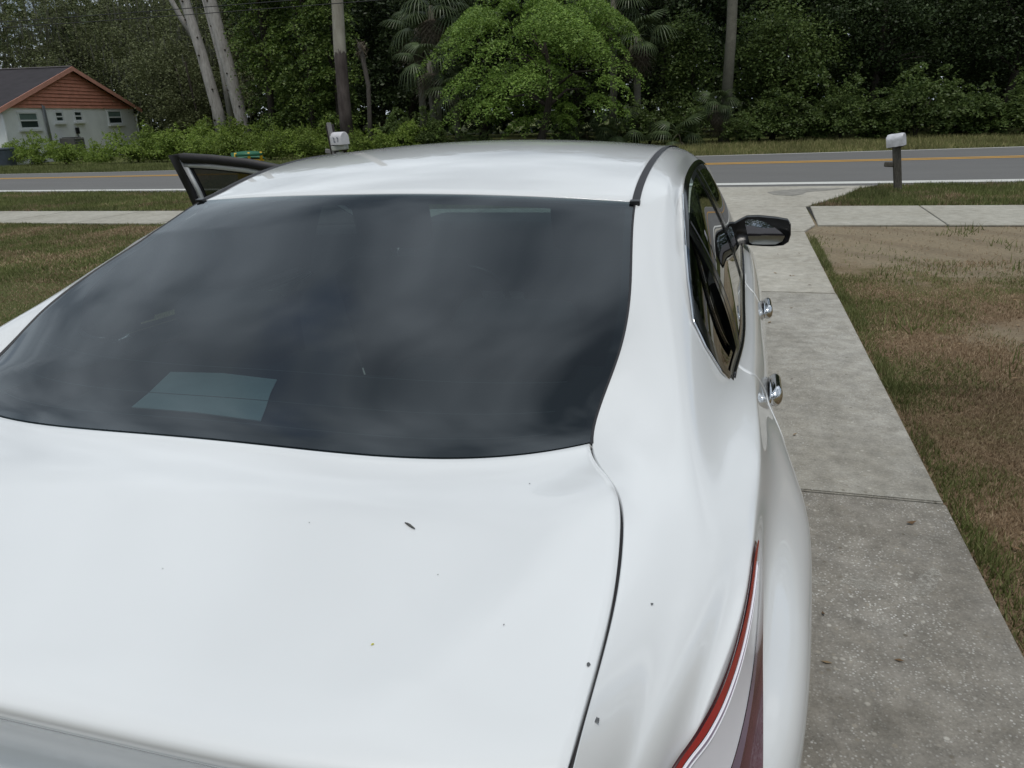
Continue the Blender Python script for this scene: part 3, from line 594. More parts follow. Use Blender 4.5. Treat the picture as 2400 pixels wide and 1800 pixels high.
    ss=lin(1.22 if sgn>0 else 2.3,3.42,60); tube('bright_moulding',sp(ss,np.full(60,3.055),.004),.0035,M['trim'],o,6)
    # roof ditch strip
    s=lin(1.75,3.152,40); a=edge(s); L=a.copy(); 
    A=a+np.array([-.012,0,-.003]); B=a+np.array([.009,0,.001]); mid=a+np.array([-.001,0,.0015]); P=np.stack([A,mid,B])
    if sgn<0: P=warp(P*np.array([-1,1,1.]))
    gridmesh('roof_ditch_strip',P,M['rubber'],car,fl)
    e=P[:,-1].mean(0); box('strip_end_cap',(.024,.018,.012),e+np.array([0,-.004,.000]),M['blackplastic'],car,.003,Matrix.Rotation(R(10),3,'X'))
    # glass-side seal
    s=lin(3.146,3.856,50); a=edge(s); A=a+np.array([-.006,0,-.0015]); B=a+np.array([.0010,0,.0006]); P=np.stack([A,B]); 
    if sgn<0: P=warp(P*np.array([-1,1,1.]))
    gridmesh('glass_seal',P,M['rubber'],bgl,fl)
    # ---- tail lamp, in four bands from its upper to its lower edge
    us=[4.098,4.150,4.254,4.323,4.376,4.424,4.455,4.50]; ut=[4.05,3.93,4.035,4.131,4.083,3.859,3.44,2.9]
    ls=[4.082,4.127,4.196,4.265,4.323,4.376,4.43,4.51]; lt=[4.50,4.868,4.996,5.124,5.236,5.348,5.46,5.58]
    vv=lin(0,1,8); V_=lin(0,1,50)
    ip=lambda a:np.interp(V_,vv,a)
    def smooth(a):
        a=ip(a)
        for _ in range(10): a[1:-1]=(a[:-2]+2*a[1:-1]+a[2:])/4
        return a
    U=[smooth(x) for x in (us,ut,ls,lt)]
    tl=None
    for nm_,a,b,mt,of in (('red_lens',0,.155,'redlens',.006),('rim_line',.155,.18,'purplelens',.0045),('clear_lens',.18,.68,'clearlens',.0055),('rim_line',.68,.77,'purplelens',.0065),('maroon_lens',.77,1,'maroonlens',.0055)):
        q=lin(a,b,10)[None]; S=U[0][:,None]*(1-q)+U[2][:,None]*q; T=U[1][:,None]*(1-q)+U[3][:,None]*q
        G2=sp(S.ravel(),T.ravel(),of).reshape(50,10,3)
        if tl is None: tl=gridmesh('tail_light',sp((U[0][:,None]*(1-lin(.006,1.008,24))+U[2][:,None]*lin(.006,1.008,24)).ravel(),(U[1][:,None]*(1-lin(.006,1.008,24))+U[3][:,None]*lin(.006,1.008,24)).ravel(),.002).reshape(50,24,3),M['maroonlens'],car,not fl)
        gridmesh(nm_,G2,M[mt],tl,not fl)
    for q in (.205,.235,.27):
        S=U[0]*(1-q)+U[2]*q; T=U[1]*(1-q)+U[3]*q; P3=sp(S[6:],T[6:],.0065); tube('lens_rib',P3,.0011,M['purplelens'] if q==.235 else M['clearlens'],tl,5)
    # door handles
    for hs,ht,par in ((3.135,5.16,d),(2.20,5.05,fd if sgn>0 else None)):
        if par is None: continue
        c=side(np.array([hs]),np.array([ht]))[0]; c2=side(np.array([hs-.2]),np.array([ht]))[0]; ax=(c2-c); ax/=np.linalg.norm(ax); ax=np.array([sgn*ax[0],ax[1],ax[2]]); c=c*np.array([sgn,1,1.])
        o_=np.array([sgn*1.,0,.12]); L=.092; pts=[];rd=[]
        for q in lin(-1,1,15):
            b_=1-q**8; pts.append(c+ax*L*q+o_*(.002+.017*b_)); rd.append(.005+.0085*(1-abs(q)**9))
        HV,HF=tube_data(pts,rd,14); HV=[Vector((v.x,v.y,pts[k//14][2]+(v.z-pts[k//14][2])*1.9)) for k,v in enumerate(HV)]
        h=mesh('door_handle',HV,HF,M['chrome'],par)
        V=[];F=[]
        for a_ in range(9):
            for b_ in range(16):
                th=math.pi/2*a_/8; ph=2*math.pi*b_/16; q=ax*(.085*math.sin(th)*math.cos(ph)-.03)+np.array([0,0,1.])*(.034*math.sin(th)*math.sin(ph))+o_*(.009*math.cos(th)); V.append(c+q)
        for a_ in range(8):
            for b_ in range(16): F.append((a_*16+b_,a_*16+(b_+1)%16,(a_+1)*16+(b_+1)%16,(a_+1)*16+b_))
        mesh('handle_plate',V,F,M['chrome'],h)
# floor pan and cabin
for sgn in (1,-1):
    for i0,i1,j0,j1 in ((IB,IC+40,J2+6,J2+70),):
        gridmesh('cabin_lining',subgrid(i0,i1,j0,min(j1,len(tt)-2),sgn,-.05),M['dark'],car,sgn>0)
box('floor_pan',(1.66,4.3,.04),(0,1.25,.25),M['dark'],car,0)
box('parcel_shelf',(1.22,.50,.03),(0,-.16,.985),M['dark'],car,.01)
box('rear_bulkhead',(1.4,.03,.66),(0,-.36,.62),M['dark'],car,0)
for x0 in (-.36,.36):
    st=box('rear_seat',(.62,.20,.62),(x0,.16,.72),M['dark'],car,.06,Matrix.Rotation(R(18),3,'X'),True,4); box('headrest',(.27,.11,.17),(x0,.10,1.10),M['dark'],st,.04,Matrix.Rotation(R(14),3,'X'),True,4)
    box('seat_cushion',(.62,.52,.18),(x0,.45,.46),M['dark'],st,.05,None,True,4)
    st=box('front_seat',(.50,.17,.66),(x0,1.20,.76),M['dark'],car,.06,Matrix.Rotation(R(20),3,'X'),True,4); box('headrest',(.27,.11,.19),(x0,1.06,1.23),M['dark'],st,.04,Matrix.Rotation(R(14),3,'X'),True,4)
    box('seat_cushion',(.50,.52,.18),(x0,1.50,.46),M['dark'],st,.05,None,True,4)
box('dashboard',(1.42,.42,.34),(0,2.22,.92),M['dark'],car,.06,None,True,4)
V=[];F=[]
for i in range(32):
    for j in range(8):
        a=2*math.pi*i/32;b=2*math.pi*j/8; r_=.185+.016*math.cos(b); V.append((-.36+r_*math.cos(a),1.86+.016*math.sin(b)*.9-.4*r_*math.sin(a)*.35,.74+r_*math.sin(a)*.9))
        F.append((i*8+j,((i+1)%32)*8+j,((i+1)%32)*8+(j+1)%8,i*8+(j+1)%8))
mesh('steering_wheel',V,F,M['blackplastic'],car); 
box('rear_view_mirror',(.22,.03,.065),(0,1.66,1.30),M['blackplastic'],car,.012)
# headliner below the roof
s=lin(2.0,3.10,12); P=strip3(edge(s)-np.array([.04,0,.045]),-.05,.03,2,0,21); gridmesh('headliner',P,M['headliner'],car,True)
# wheels
for wx in (-.80,.80):
    for wy in (0,2.776):
        sg=1 if wx>0 else -1; prof=[(.20,-.10),(.30,-.105),(.322,-.085),(.33,-.05),(.33,.05),(.322,.085),(.30,.105),(.22,.10)]; V=[];F=[]
        for i in range(40):
            a=2*math.pi*i/40
            for r_,w_ in prof: V.append((wx+w_*sg,wy+r_*math.cos(a),.33+r_*math.sin(a)))
        k=len(prof)
        for i in range(40):
            for j in range(k-1): F.append((i*k+j,((i+1)%40)*k+j,((i+1)%40)*k+j+1,i*k+j+1))
        ty=mesh('tyre',V,F,M['tyre'],car); bmw=bmesh.new()
        for i in range(5):
            a=R(72*i); box_bm(bmw,(.03,.24,.055),(wx+.085*sg,wy+.11*math.cos(a),.33+.11*math.sin(a)),Matrix.Rotation(a,3,'X'),.008)
        bmesh.ops.create_cone(bmw,cap_ends=True,segments=24,radius1=.055,radius2=.045,depth=.04,matrix=Matrix.Translation((wx+.09*sg,wy,.33))@Matrix.Rotation(R(90),4,'Y'))
        bm_obj('rim',bmw,M['alloy'],ty)
        V=[(wx-.02*sg,wy+.40*math.cos(2*math.pi*i/30),.33+.40*math.sin(2*math.pi*i/30)) for i in range(30)]; mesh('wheel_well',V,[tuple(range(30))],M['dark'],car)
# open the wheel arches: drop the faces that were folded onto the arch circle
for o in [c for c in bpy.data.objects if c.name.split('.')[0] in('quarter_panel','front_fender','rear_door','front_door','door_seam','cabin_lining')]:
    b=bmesh.new(); b.from_mesh(o.data); on=lambda v:any(abs(math.hypot(v.co.y-wy,v.co.z-.33)-.37)<.006 or math.hypot(v.co.y-wy,v.co.z-.33)<.37 for wy in (0,2.776)) and v.co.z<.80
    bmesh.ops.delete(b,geom=[f for f in b.faces if all(on(v) for v in f.verts)],context='FACES'); b.to_mesh(o.data); b.free()
# ---- right door mirror
ol=[(.845,1.003),(.898,.993),(.95,.990),(.992,.990),(1.034,.995),(1.054,1.010),(1.061,1.042),(1.057,1.086),(1.046,1.104),(1.0,1.112),(.923,1.119),(.873,1.117),(.846,1.102),(.818,1.085),(.792,1.078),(.792,1.0),(.82,1.001)]
V=[];F=[]; k=len(ol); cx_,cz_=.955,1.052
for dy,sc in ((0,.97),(.006,1.0),(.05,.99),(.09,.92),(.12,.75),(.135,.45)):
    for x,z in ol: V.append((cx_-.012+(x-cx_)*sc,2.015+dy+(.10*(x-cx_)*(-.35)),cz_+(z-cz_)*sc))
for i in range(5):
    for j in range(k): F.append((i*k+j,i*k+(j+1)%k,(i+1)*k+(j+1)%k,(i+1)*k+j))
F.append(tuple(range(5*k,6*k))[::-1]); F.append(tuple(range(k)))
mh=mesh('door_mirror',V,F,M['blackplastic'],car)
og=[(.868,1.098),(.878,1.105),(.95,1.1045),(1.016,1.100),(1.030,1.088),(1.0355,1.06),(1.036,1.035),(1.027,1.014),(1.0,1.002),(.95,1.0015),(.906,1.003),(.893,1.010),(.880,1.05)]
gx,gz=.955,1.052; V=[];F=[]; k=len(og); tilt=R(11); yawm=R(-4)
rings=[0,.35,.7,.92,1.0]
def mp(x,z):
    x-=gx; z-=gz; y=2.0065-(x*x+z*z)/(2*1.3)*-1+z*math.tan(tilt)-x*math.tan(yawm); return (gx+x-.012,y,gz+z)
V.append(mp(gx,gz))
for r_ in rings[1:]:
    for x,z in og: V.append(mp(gx+(x-gx)*r_,gz+(z-gz)*r_))
for j in range(k): F.append((0,1+j,1+(j+1)%k))
for i in range(3):
    for j in range(k): F.append((1+i*k+j,1+(i+1)*k+j,1+(i+1)*k+(j+1)%k,1+i*k+(j+1)%k))
mg=mesh('mirror_glass',V,F,M['mirrorglass'],mh)
# ---- the open left front door, hinged at the front
hx,hy,phi=-.92,2.32,R(75); A_=np.array([-math.sin(phi),-math.cos(phi),0]); N_=np.array([math.cos(phi),-math.sin(phi),0])
def dp(a,z,i=0):
    lean=np.interp(z,[.2,.6,.9,1.0,1.2,1.45],[.03,-.01,0,.05,.13,.20]); return np.array([hx,hy,0])+A_*a+N_*(lean+i)+np.array([0,0,z])
def dgrid(a0,a1,z0,z1,i,n=12,m=14):
    return np.array([[dp(a0(z)+(a1(z)-a0(z))*u if callable(a0) else a0+(a1-a0)*u,z,i) for u in lin(0,1,n)] for z in lin(z0,z1,m)])
od=gridmesh('open_door',dgrid(0,1.08,.26,1.0,-.02),M['paint'],car,True)
gridmesh('door_trim_panel',dgrid(.03,1.05,.28,1.01,.065),M['dark'],od,False)
E_=np.array
bmd=[(0,.26),(1.08,.26),(1.08,1.0),(0,1.0)]
for (a,z),(b,z2) in zip(bmd,bmd[1:]+bmd[:1]):
    P=np.array([[dp(a+(b-a)*u,z+(z2-z)*u,i) for u in lin(0,1,10)] for i in (-.02,.065)]); gridmesh('door_edge',P,M['paint'],od)
fo=[(1.03,.98),(1.005,1.12),(1.02,1.25),(1.06,1.435),(1.0,1.442),(.85,1.428),(.68,1.403),(.50,1.362),(.33,1.28),(.18,1.17),(.02,1.03)]
def offs(pl,d):
    pl=np.array(pl); t=np.gradient(pl,axis=0); t/=np.linalg.norm(t,axis=1,keepdims=True); return pl+np.stack([-t[:,1],t[:,0]],1)*d
def band(name,d0,d1,i0,i1,mat):
    A=offs(fo,d0);B=offs(fo,d1); A_b=np.array([[dp(*q,i0) for q in A],[dp(*q,i1) for q in A],[dp(*q,i1) for q in B],[dp(*q,i0) for q in B],[dp(*q,i0) for q in A]])
    return gridmesh(name,A_b,mat,od)
band('door_seal',0,.042,-.02,.034,M['rubber']); band('window_frame',.040,.066,-.015,.026,M['paint']); band('glass_channel',.062,.074,-.01,.014,M['rubber'])
B=offs(fo,.066); V=[dp(*q,.004) for q in B][::-1]; mesh('door_glass',V,[tuple(range(len(V)))],M['sideglass'],od,False)
# ---- specks, chips and a twig on the bodywork
def lidz(x,y):
    d=np.hypot(LIDP[...,0]-x,LIDP[...,1]-y); return LIDP.reshape(-1,3)[np.argmin(d)][2]
def chip(name,x,y,r_,mat,parent,seed,z=None):
    rr=random.Random(seed); z=(lidz(x,y) if z is None else z)+.0009; n=9
    V=[(x,y,z+.0004)]+[(x+r_*rr.uniform(.5,1.1)*math.cos(2*math.pi*i/n),y+r_*rr.uniform(.5,1.1)*1.3*math.sin(2*math.pi*i/n),z) for i in range(n)]
    return mesh(name,V,[(0,1+i,1+(i+1)%n) for i in range(n)],mat,parent,False)
for x,y,r_,mt,nm in ((.6935,-.858,.0024,'chip','paint_chip'),(.545,-.511,.0012,'chip','paint_chip'),(.479,-.889,.0016,'pollen','pollen_speck'),(.50,-.76,.0009,'chip','paint_chip'),(.30,-.70,.0010,'chip','paint_chip'),(.18,-.83,.0008,'chip','paint_chip'),(.60,-.83,.0009,'chip','paint_chip')): chip(nm,x,y,r_,M[mt],lid,int(x*1e4))
def sidez(x,y):
    q=SP[IC:,:40]; d=np.hypot(q[...,0]-x,q[...,1]-y); return q.reshape(-1,3)[np.argmin(d)][2]
chip('paint_chip',.712,-.918,.0040,M['chip'],car,3,sidez(.712,-.918)); chip('paint_chip',.742,-.726,.0022,M['chip'],car,8,sidez(.742,-.726))
rr=random.Random(4); P=[(.420+.0046*i,-.668-.0028*i+rr.uniform(-.001,.001),lidz(.43,-.68)+.0018) for i in range(5)]
tw=tube('twig',P,[.0007,.0014,.0016,.0012,.0006],M['twig'],None,6,.3,rr); tag(tw,'tiny dark grey twig fragment lying on the white trunk lid','twig')
# a folded paper lying on the parcel shelf behind the rear window
pv=[(-.494,.0,1.006),(-.345,-.001,1.012),(-.196,-.004,1.006),(-.152,-.10,1.010),(-.118,-.17,1.007),(-.086,-.239,1.006),(-.25,-.232,1.010),(-.413,-.224,1.006),(-.44,-.14,1.006),(-.33,-.12,1.016)]
pm=mesh('paper',[(a,b,c) for a,b,c in pv]+[(a,b,c-.002) for a,b,c in pv],[(0,9,1),(1,9,3),(1,3,2),(9,4,3),(9,6,4),(4,6,5),(9,7,6),(9,8,7),(0,8,9)]+[tuple(i+10 for i in f[::-1]) for f in [(0,9,1),(1,9,3),(1,3,2),(9,4,3),(9,6,4),(4,6,5),(9,7,6),(9,8,7),(0,8,9)]],M['paper'],None,False)
tag(pm,'pale folded sheet of paper on the parcel shelf behind the tinted rear window','paper')

# ------------------------------------------------------------------ the house across the road
M['stucco']=plain('white_stucco',(.86,.865,.855),.9,.07,1.2,bump=.15,bsc=30); M['siding']=plain('terracotta_siding',(.66,.275,.185),.75,.16,2.5)
M['fascia']=plain('terracotta_fascia',(.68,.32,.24),.7,.12,3); M['roofdark']=plain('dark_shingles',(.028,.024,.028),.95,.25,2,bump=.4,bsc=8)
M['winwhite']=plain('white_window_frame',(.76,.77,.76),.6,.04,5); M['pane']=plain('window_pane',(.035,.050,.048),.06,.25,1.5); M['blind']=plain('window_blind',(.16,.22,.20),.25,.12,3)
M['metal']=plain('grey_metal',(.26,.27,.28),.45,.15,6,metal=.6); M['acgrey']=plain('grey_unit',(.10,.10,.095),.7,.15,6); M['soffit']=plain('grey_brown_gable',(.40,.36,.33),.9,.1,4)
HA=math.atan2(10.8,-2.5); house=empty('house',(-33.5,29.2,0),'low white house with terracotta gable siding and dark roof across the road','house',None,HA)
# local frame: x along the gable wall, -y towards the road, z up
HW,HE,HP=12.5,2.68,4.72
mesh('wall',[(0,0,0),(HW,0,0),(HW,0,HE),(0,0,HE),(0,11,0),(HW,11,0),(HW,11,HE),(0,11,HE)],[(0,1,2,3),(1,5,6,2),(4,0,3,7),(5,4,7,6)],M['stucco'],house,False)
mesh('gable_wall',[(0,.02,HE),(HW,.02,HE),(HW/2,.02,HP)],[(0,1,2)],M['soffit'],house,False)  # plain grey brown sheet behind the siding boards
nb=11
for i in range(nb):
    z0=HE+(HP-HE)*i/nb; z1=HE+(HP-HE)*(i+1)/nb-.012; x0=HW/2*i/nb; x1=HW/2*min(1,(i+1)/nb)
    V=[(x0+.02,-.075,z0),(HW-x0-.02,-.075,z0),(HW-x1-.02,-.02,z1),(x1+.02,-.02,z1),(x0+.02,-.0,z0),(HW-x0-.02,-.0,z0),(HW-x1-.02,-.0,z1),(x1+.02,-.0,z1)]
    mesh('siding_board',V,[(0,1,2,3),(4,5,1,0),(3,2,6,7),(0,3,7,4),(1,5,6,2)],M['siding'],house,False)
sl_=(HP-HE)/(HW/2); ov=.45; fy=-.32
rf_=[]
for sg in (0,1):
    X=lambda x: x if sg==0 else HW-x
    V=[(X(-ov),fy,HE-ov*sl_+.10),(X(HW/2),fy,HP+.10),(X(HW/2),11.4,HP+.10),(X(-ov),11.4,HE-ov*sl_+.10)]; V+= [(a,b,c-.10) for a,b,c in V]
    F=[(0,1,2,3),(7,6,5,4),(0,3,7,4),(0,4,5,1),(2,6,7,3)]; r_=mesh('roof',V,F if sg==0 else [f[::-1] for f in F],M['roofdark'],house,False)
    V=[(X(-ov),fy-.03,HE-ov*sl_+.115),(X(HW/2),fy-.03,HP+.115),(X(HW/2),fy-.03,HP-.11),(X(-ov),fy-.03,HE-ov*sl_-.11)]; V+=[(a,b+.026,c) for a,b,c in V]
    mesh('rake_board',V,[(0,1,2,3),(0,4,5,1),(3,2,6,7),(0,3,7,4),(4,7,6,5)],M['fascia'],r_,False)
box('ridge_cap',(.22,11.6,.05),(HW/2,5.5,HP+.125),plain('ridge_grey',(.22,.20,.20),.9,.2,5),house); tube('roof_vent',[(4.6,3.2,HP-.45),(4.6,3.2,HP-.02)],.09,M['fascia'],house)
def hwin(x0,x1,z0,z1):
    fr=bmesh.new(); fw=.09
    for sz,lc in (((x1-x0,.07,fw),((x0+x1)/2,-.02,z1-fw/2)),((x1-x0,.07,fw),((x0+x1)/2,-.02,z0+fw/2)),((fw,.07,z1-z0-2*fw-.004),(x0+fw/2,-.02,(z0+z1)/2)),((fw,.07,z1-z0-2*fw-.004),(x1-fw/2,-.02,(z0+z1)/2)),((x1-x0-2*fw-.004,.055,.07),((x0+x1)/2,-.02,(z0+z1)/2))): box_bm(fr,sz,lc)
    f=bm_obj('window',fr,M['winwhite'],house); mid=(z0+z1)/2
    mesh('upper_pane',[(x0+fw,-.012,mid),(x1-fw,-.012,mid),(x1-fw,-.012,z1-fw),(x0+fw,-.012,z1-fw)],[(0,1,2,3)],M['blind'] if x1-x0>.9 else M['pane'],f,False)
    mesh('lower_pane',[(x0+fw,-.010,z0+fw),(x1-fw,-.010,z0+fw),(x1-fw,-.010,mid),(x0+fw,-.010,mid)],[(0,1,2,3)],M['pane'],f,False)
    box('sill',(x1-x0+.22,.16,.10),((x0+x1)/2,-.08,z0-.055),M['winwhite'],f)
hwin(1.22,2.78,1.66,2.50); hwin(4.22,4.98,1.96,2.54); hwin(5.95,6.75,1.98,2.56); hwin(9.36,10.95,1.78,2.60)
tube('conduit_pipe',[(3.28,-.12,.3),(3.28,-.12,2.78),(3.28,-.02,2.86)],.075,M['metal'],house,10)
tube('downspout',[(HW+.35,-.2,HE-.12),(HW+.12,-.05,HE-.45),(HW+.08,-.05,.1)],.055,M['winwhite'],house); tube('downspout',[(-.04,-.08,HE-.1),(-.02,-.08,.1)],.06,M['winwhite'],house)
mt_=box('electric_meter',(.22,.12,.34),(5.92,-.08,1.50),M['blackplastic'],house,.03); tube('meter_conduit',[(5.94,-.06,1.3),(5.94,-.06,.2)],.03,M['metal'],mt_)
ac=empty('air_conditioner',house.matrix_basis@Vector((4.2,-.7,0)),'grey boxy air conditioning unit standing against the white house wall','air conditioner',None,HA)
box('housing',(.95,.8,1.10),(0,0,.60),M['acgrey'],ac,.03); box('fan_grille',(.75,.6,.03),(0,0,1.17),M['blackplastic'],ac,.01)
for i in range(7): box('louvre',(.8,.02,.05),(0,-.41,.25+.14*i),M['metal'],ac,.004,Matrix.Rotation(R(25),3,'X'))
tb=empty('storage_box',house.matrix_basis@Vector((-1.15,-.2,-.25)),'blue grey storage box beside the left corner of the white house','box',None,HA)
box('body',(1.3,.8,1.0),(0,0,.5),plain('blue_grey_plastic',(.12,.14,.19),.6),tb,.03); box('lid',(1.36,.86,.1),(0,0,1.06),plain('blue_grey_lid',(.16,.18,.23),.6),tb,.03)
# ------------------------------------------------------------------ mailboxes
M['mbwhite']=plain('weathered_white_plastic',(.62,.61,.64),.55,.10,9); M['mbgrey']=plain('dented_pale_metal',(.60,.60,.63),.5,.22,10,metal=.2); M['wood']=barkmat('weathered_post',(.055,.050,.042),(.15,.14,.12),6); M['wooddark']=barkmat('dark_post',(.030,.026,.024),(.085,.075,.068),6); M['smudge']=plain('grey_smudge',(.20,.21,.25),.8,.3,40); M['paleboard']=plain('pale_grey_board',(.24,.23,.23),.85,.15,12); M['sleeve']=plain('off_white_sleeve',(.40,.41,.38),.7,.12,8)
def arch(wd,h,L,mat,name,parent,M4,n=10,dent=0,rng=None):
    pr=[(-wd/2,0),(-wd/2,h-wd/2)]+[(-wd/2*math.cos(math.pi*i/n),h-wd/2+wd/2*math.sin(math.pi*i/n)) for i in range(1,n)]+[(wd/2,h-wd/2),(wd/2,0)]
    V=[];F=[];k=len(pr);ys=[-L/2,-L/2+.012,-L*.3,-L*.1,L*.1,L*.3,L/2-.012,L/2]
    for iy,y in enumerate(ys):
        s_=.965 if iy in(0,len(ys)-1) else 1
        for x,z in pr: V.append(M4@Vector((x*s_+(rng.uniform(-dent,dent) if rng else 0),y,z*s_+(rng.uniform(-dent,dent) if rng else 0))))
    for i in range(len(ys)-1):
        for j in range(k): F.append((i*k+j,i*k+(j+1)%k,(i+1)*k+(j+1)%k,(i+1)*k+j))
    F.append(tuple(range(k))); F.append(tuple((len(ys)-1)*k+j for j in range(k))[::-1])
    o=mesh(name,V,[f[::-1] for f in F],mat,parent,True)
    md=o.modifiers.new('edge','EDGE_SPLIT'); md.split_angle=R(50); return o
# right-hand one: on the verge by the apron
mb=empty('mailbox',(3.68,14.1,0),'dented grey white mailbox on a dark square wooden post on the right verge','mailbox')
lean=Matrix.Rotation(R(-9),4,'Y')@Matrix.Rotation(R(1),4,'X')
bm=bmesh.new(); box_bm(bm,(.125,.125,.98),(0,0,.40),None,.008); bm.transform(lean); bm_obj('post',bm,M['wood'],mb)
bm=bmesh.new(); box_bm(bm,(.16,.09,.085),(-.13,.0,.50),Matrix.Rotation(R(12),3,'Y'),.02); bm.transform(lean); bm_obj('post_arm',bm,M['wood'],mb)
MB=lean@Matrix.Translation((0,0,.80))@Matrix.Rotation(R(63),4,'Z'); MB=MB@Matrix.Scale(.80,4); arch(.26,.27,.34,M['mbgrey'],'letter_box',mb,MB,10,.006,random.Random(3))
bm=bmesh.new(); box_bm(bm,(.22,.012,.20),(0,.176,.12),None,.01); box_bm(bm,(.04,.02,.02),(0,.185,.22)); bm.transform(MB); bm_obj('box_door',bm,M['mbgrey'],mb)
bm=bmesh.new(); box_bm(bm,(.20,.30,.022),(0,0,-.012)); bm.transform(MB); bm_obj('mounting_board',bm,M['wooddark'],mb)
# left-hand one: seen over the car roof
mb=empty('mailbox',(-6.9,13.15,0),'white mailbox with grey smudges on a leaning post seen over the car roof','mailbox')
lean=Matrix.Rotation(R(7.5),4,'Y'); lean=Matrix.Rotation(R(-6),4,'Y')
bm=bmesh.new(); box_bm(bm,(.13,.13,1.55),(-.17,.12,.74),None,.008); bm.transform(lean); bm_obj('post',bm,M['wooddark'],mb)
bm=bmesh.new(); box_bm(bm,(.045,.12,1.55),(-.105,-.02,.77),None,.006); bm.transform(lean); bm_obj('post_board',bm,M['paleboard'],mb)
bm=bmesh.new(); box_bm(bm,(.12,.12,.98),(.0,.0,.47),None,.01); box_bm(bm,(.30,.20,.10),(.03,0,1.04),None,.02); bm.transform(lean); bm_obj('post_sleeve',bm,M['sleeve'],mb)
MB=lean@Matrix.Translation((.06,-.02,1.10))@Matrix.Rotation(R(72),4,'Z')@Matrix.Rotation(R(5),4,'X'); MB=MB@Matrix.Scale(.78,4); arch(.30,.31,.40,M['mbwhite'],'letter_box',mb,MB)
bm=bmesh.new()
for y,z,sy,sz,a in ((.05,.135,.035,.10,8),(.07,.19,.022,.05,-20),(.03,.09,.05,.035,10),(-.09,.14,.030,.115,6),(-.065,.195,.05,.022,15)): box_bm(bm,(.004,sy,sz),(-.1505,y,z-.02),Matrix.Rotation(R(a),3,'X'),.0)
bm.transform(MB); bm_obj('faded_marking',bm,M['smudge'],mb)
bm=bmesh.new(); box_bm(bm,(.16,.05,.09),(-.30,.12,1.0),Matrix.Rotation(R(15),3,'Y'),.015); bm.transform(lean); bm_obj('post_arm',bm,M['paleboard'],mb)
# ------------------------------------------------------------------ wheeled bin beyond the open car door
M['bingreen']=plain('green_bin_plastic',(.012,.115,.058),.5,.12,8); M['binyellow']=plain('yellow_bin_plastic',(.62,.40,.015),.5,.10,6)
b=empty('wheeled_bin',(-8.52,12.2,0),'yellow wheeled bin with green lid and handle bar beyond the open car door','bin',None,R(38))
def frus(name,s0,s1,z0,z1,mat,parent,off=0):
    V=[(sx*s0[0]/2,sy*s0[1]/2,z0) for sx,sy in ((-1,-1),(1,-1),(1,1),(-1,1))]+[(sx*s1[0]/2,sy*s1[1]/2+off,z1) for sx,sy in ((-1,-1),(1,-1),(1,1),(-1,1))]
    return mesh(name,V,[(0,3,2,1),(4,5,6,7),(0,1,5,4),(1,2,6,5),(2,3,7,6),(3,0,4,7)],mat,parent,False)
frus('body',(.48,.56),(.60,.72),.08,.92,M['binyellow'],b); box('rim',(.66,.78,.05),(0,0,.93),M['binyellow'],b,.015)
V=[];F=[]
for i,y in enumerate(lin(-.42,.42,13)):
    for x in lin(-.35,.35,7): V.append((x,y,.965+.07*math.cos(x*4)*math.cos(y*2.6)+(.10*max(0,(y-.22)/.2)**1.5)))
F=[tuple(f) for f in grid_faces(13,7,True)]; lo=mesh('lid',V,F,M['bingreen'],b); sm_=lo.modifiers.new('thick','SOLIDIFY'); sm_.thickness=.02
h=tube('handle_bar',[(-.30,-.46,1.05),(.30,-.46,1.05)],.034,M['bingreen'],b,12)
for x in (-.29,.0,.27): tube('handle_bracket',[(x,-.34,.88),(x,-.44,1.0),(x,-.465,1.09)],[.03,.034,.03],M['binyellow'],b,8)
b.scale=(.84,.84,.95)
for x in (-.28,.28): tube('wheel',[(x-.03,-.30,.12),(x+.03,-.30,.12)],.12,M['tyre'],b,16)
# ------------------------------------------------------------------ overhead wires
M['wire']=plain('black_wire',(.015,.015,.016),.6)
def wire(za,zb,lab):
    P=[]
    for i in range(31):
        u=i/30; x=-75+u*135; P.append((x,28.5+.02*(x+30),za+(zb-za)*u-.0+ .00025*(x+8)**2))
    o=tube('overhead_wire',P,.016,M['wire'],None,5); tag(o,lab,'wire','overhead wires along the road')
wire(5.93,6.42,'upper of two black overhead wires crossing before the oaks'); wire(5.72,6.14,'lower of two black overhead wires crossing before the oaks')
# unseen garage front, guessed from the mirror, set close to darken the boot face
ga=empty('garage',(1.0,-5.4,0),'pale garage front with ribbed door at the head of the driveway','garage')
box('wall',(8,.3,2.7),(0,-.2,1.35),plain('pale_render',(.74,.74,.72),.9,.06,3),ga,0)
for i in range(5): box('door_panel',(4.6,.06,.42),(0,.0,.24+.44*i),M['winwhite'],ga,.01)
V=[(-4.4,.5,2.65),(4.4,.5,2.65),(4.4,-4,4.3),(-4.4,-4,4.3)]; mesh('roof',V+[(a,b_,c-.12) for a,b_,c in V],[(0,1,2,3),(4,7,6,5),(0,4,5,1),(1,5,6,2),(0,3,7,4)],M['roofdark'],ga,False)

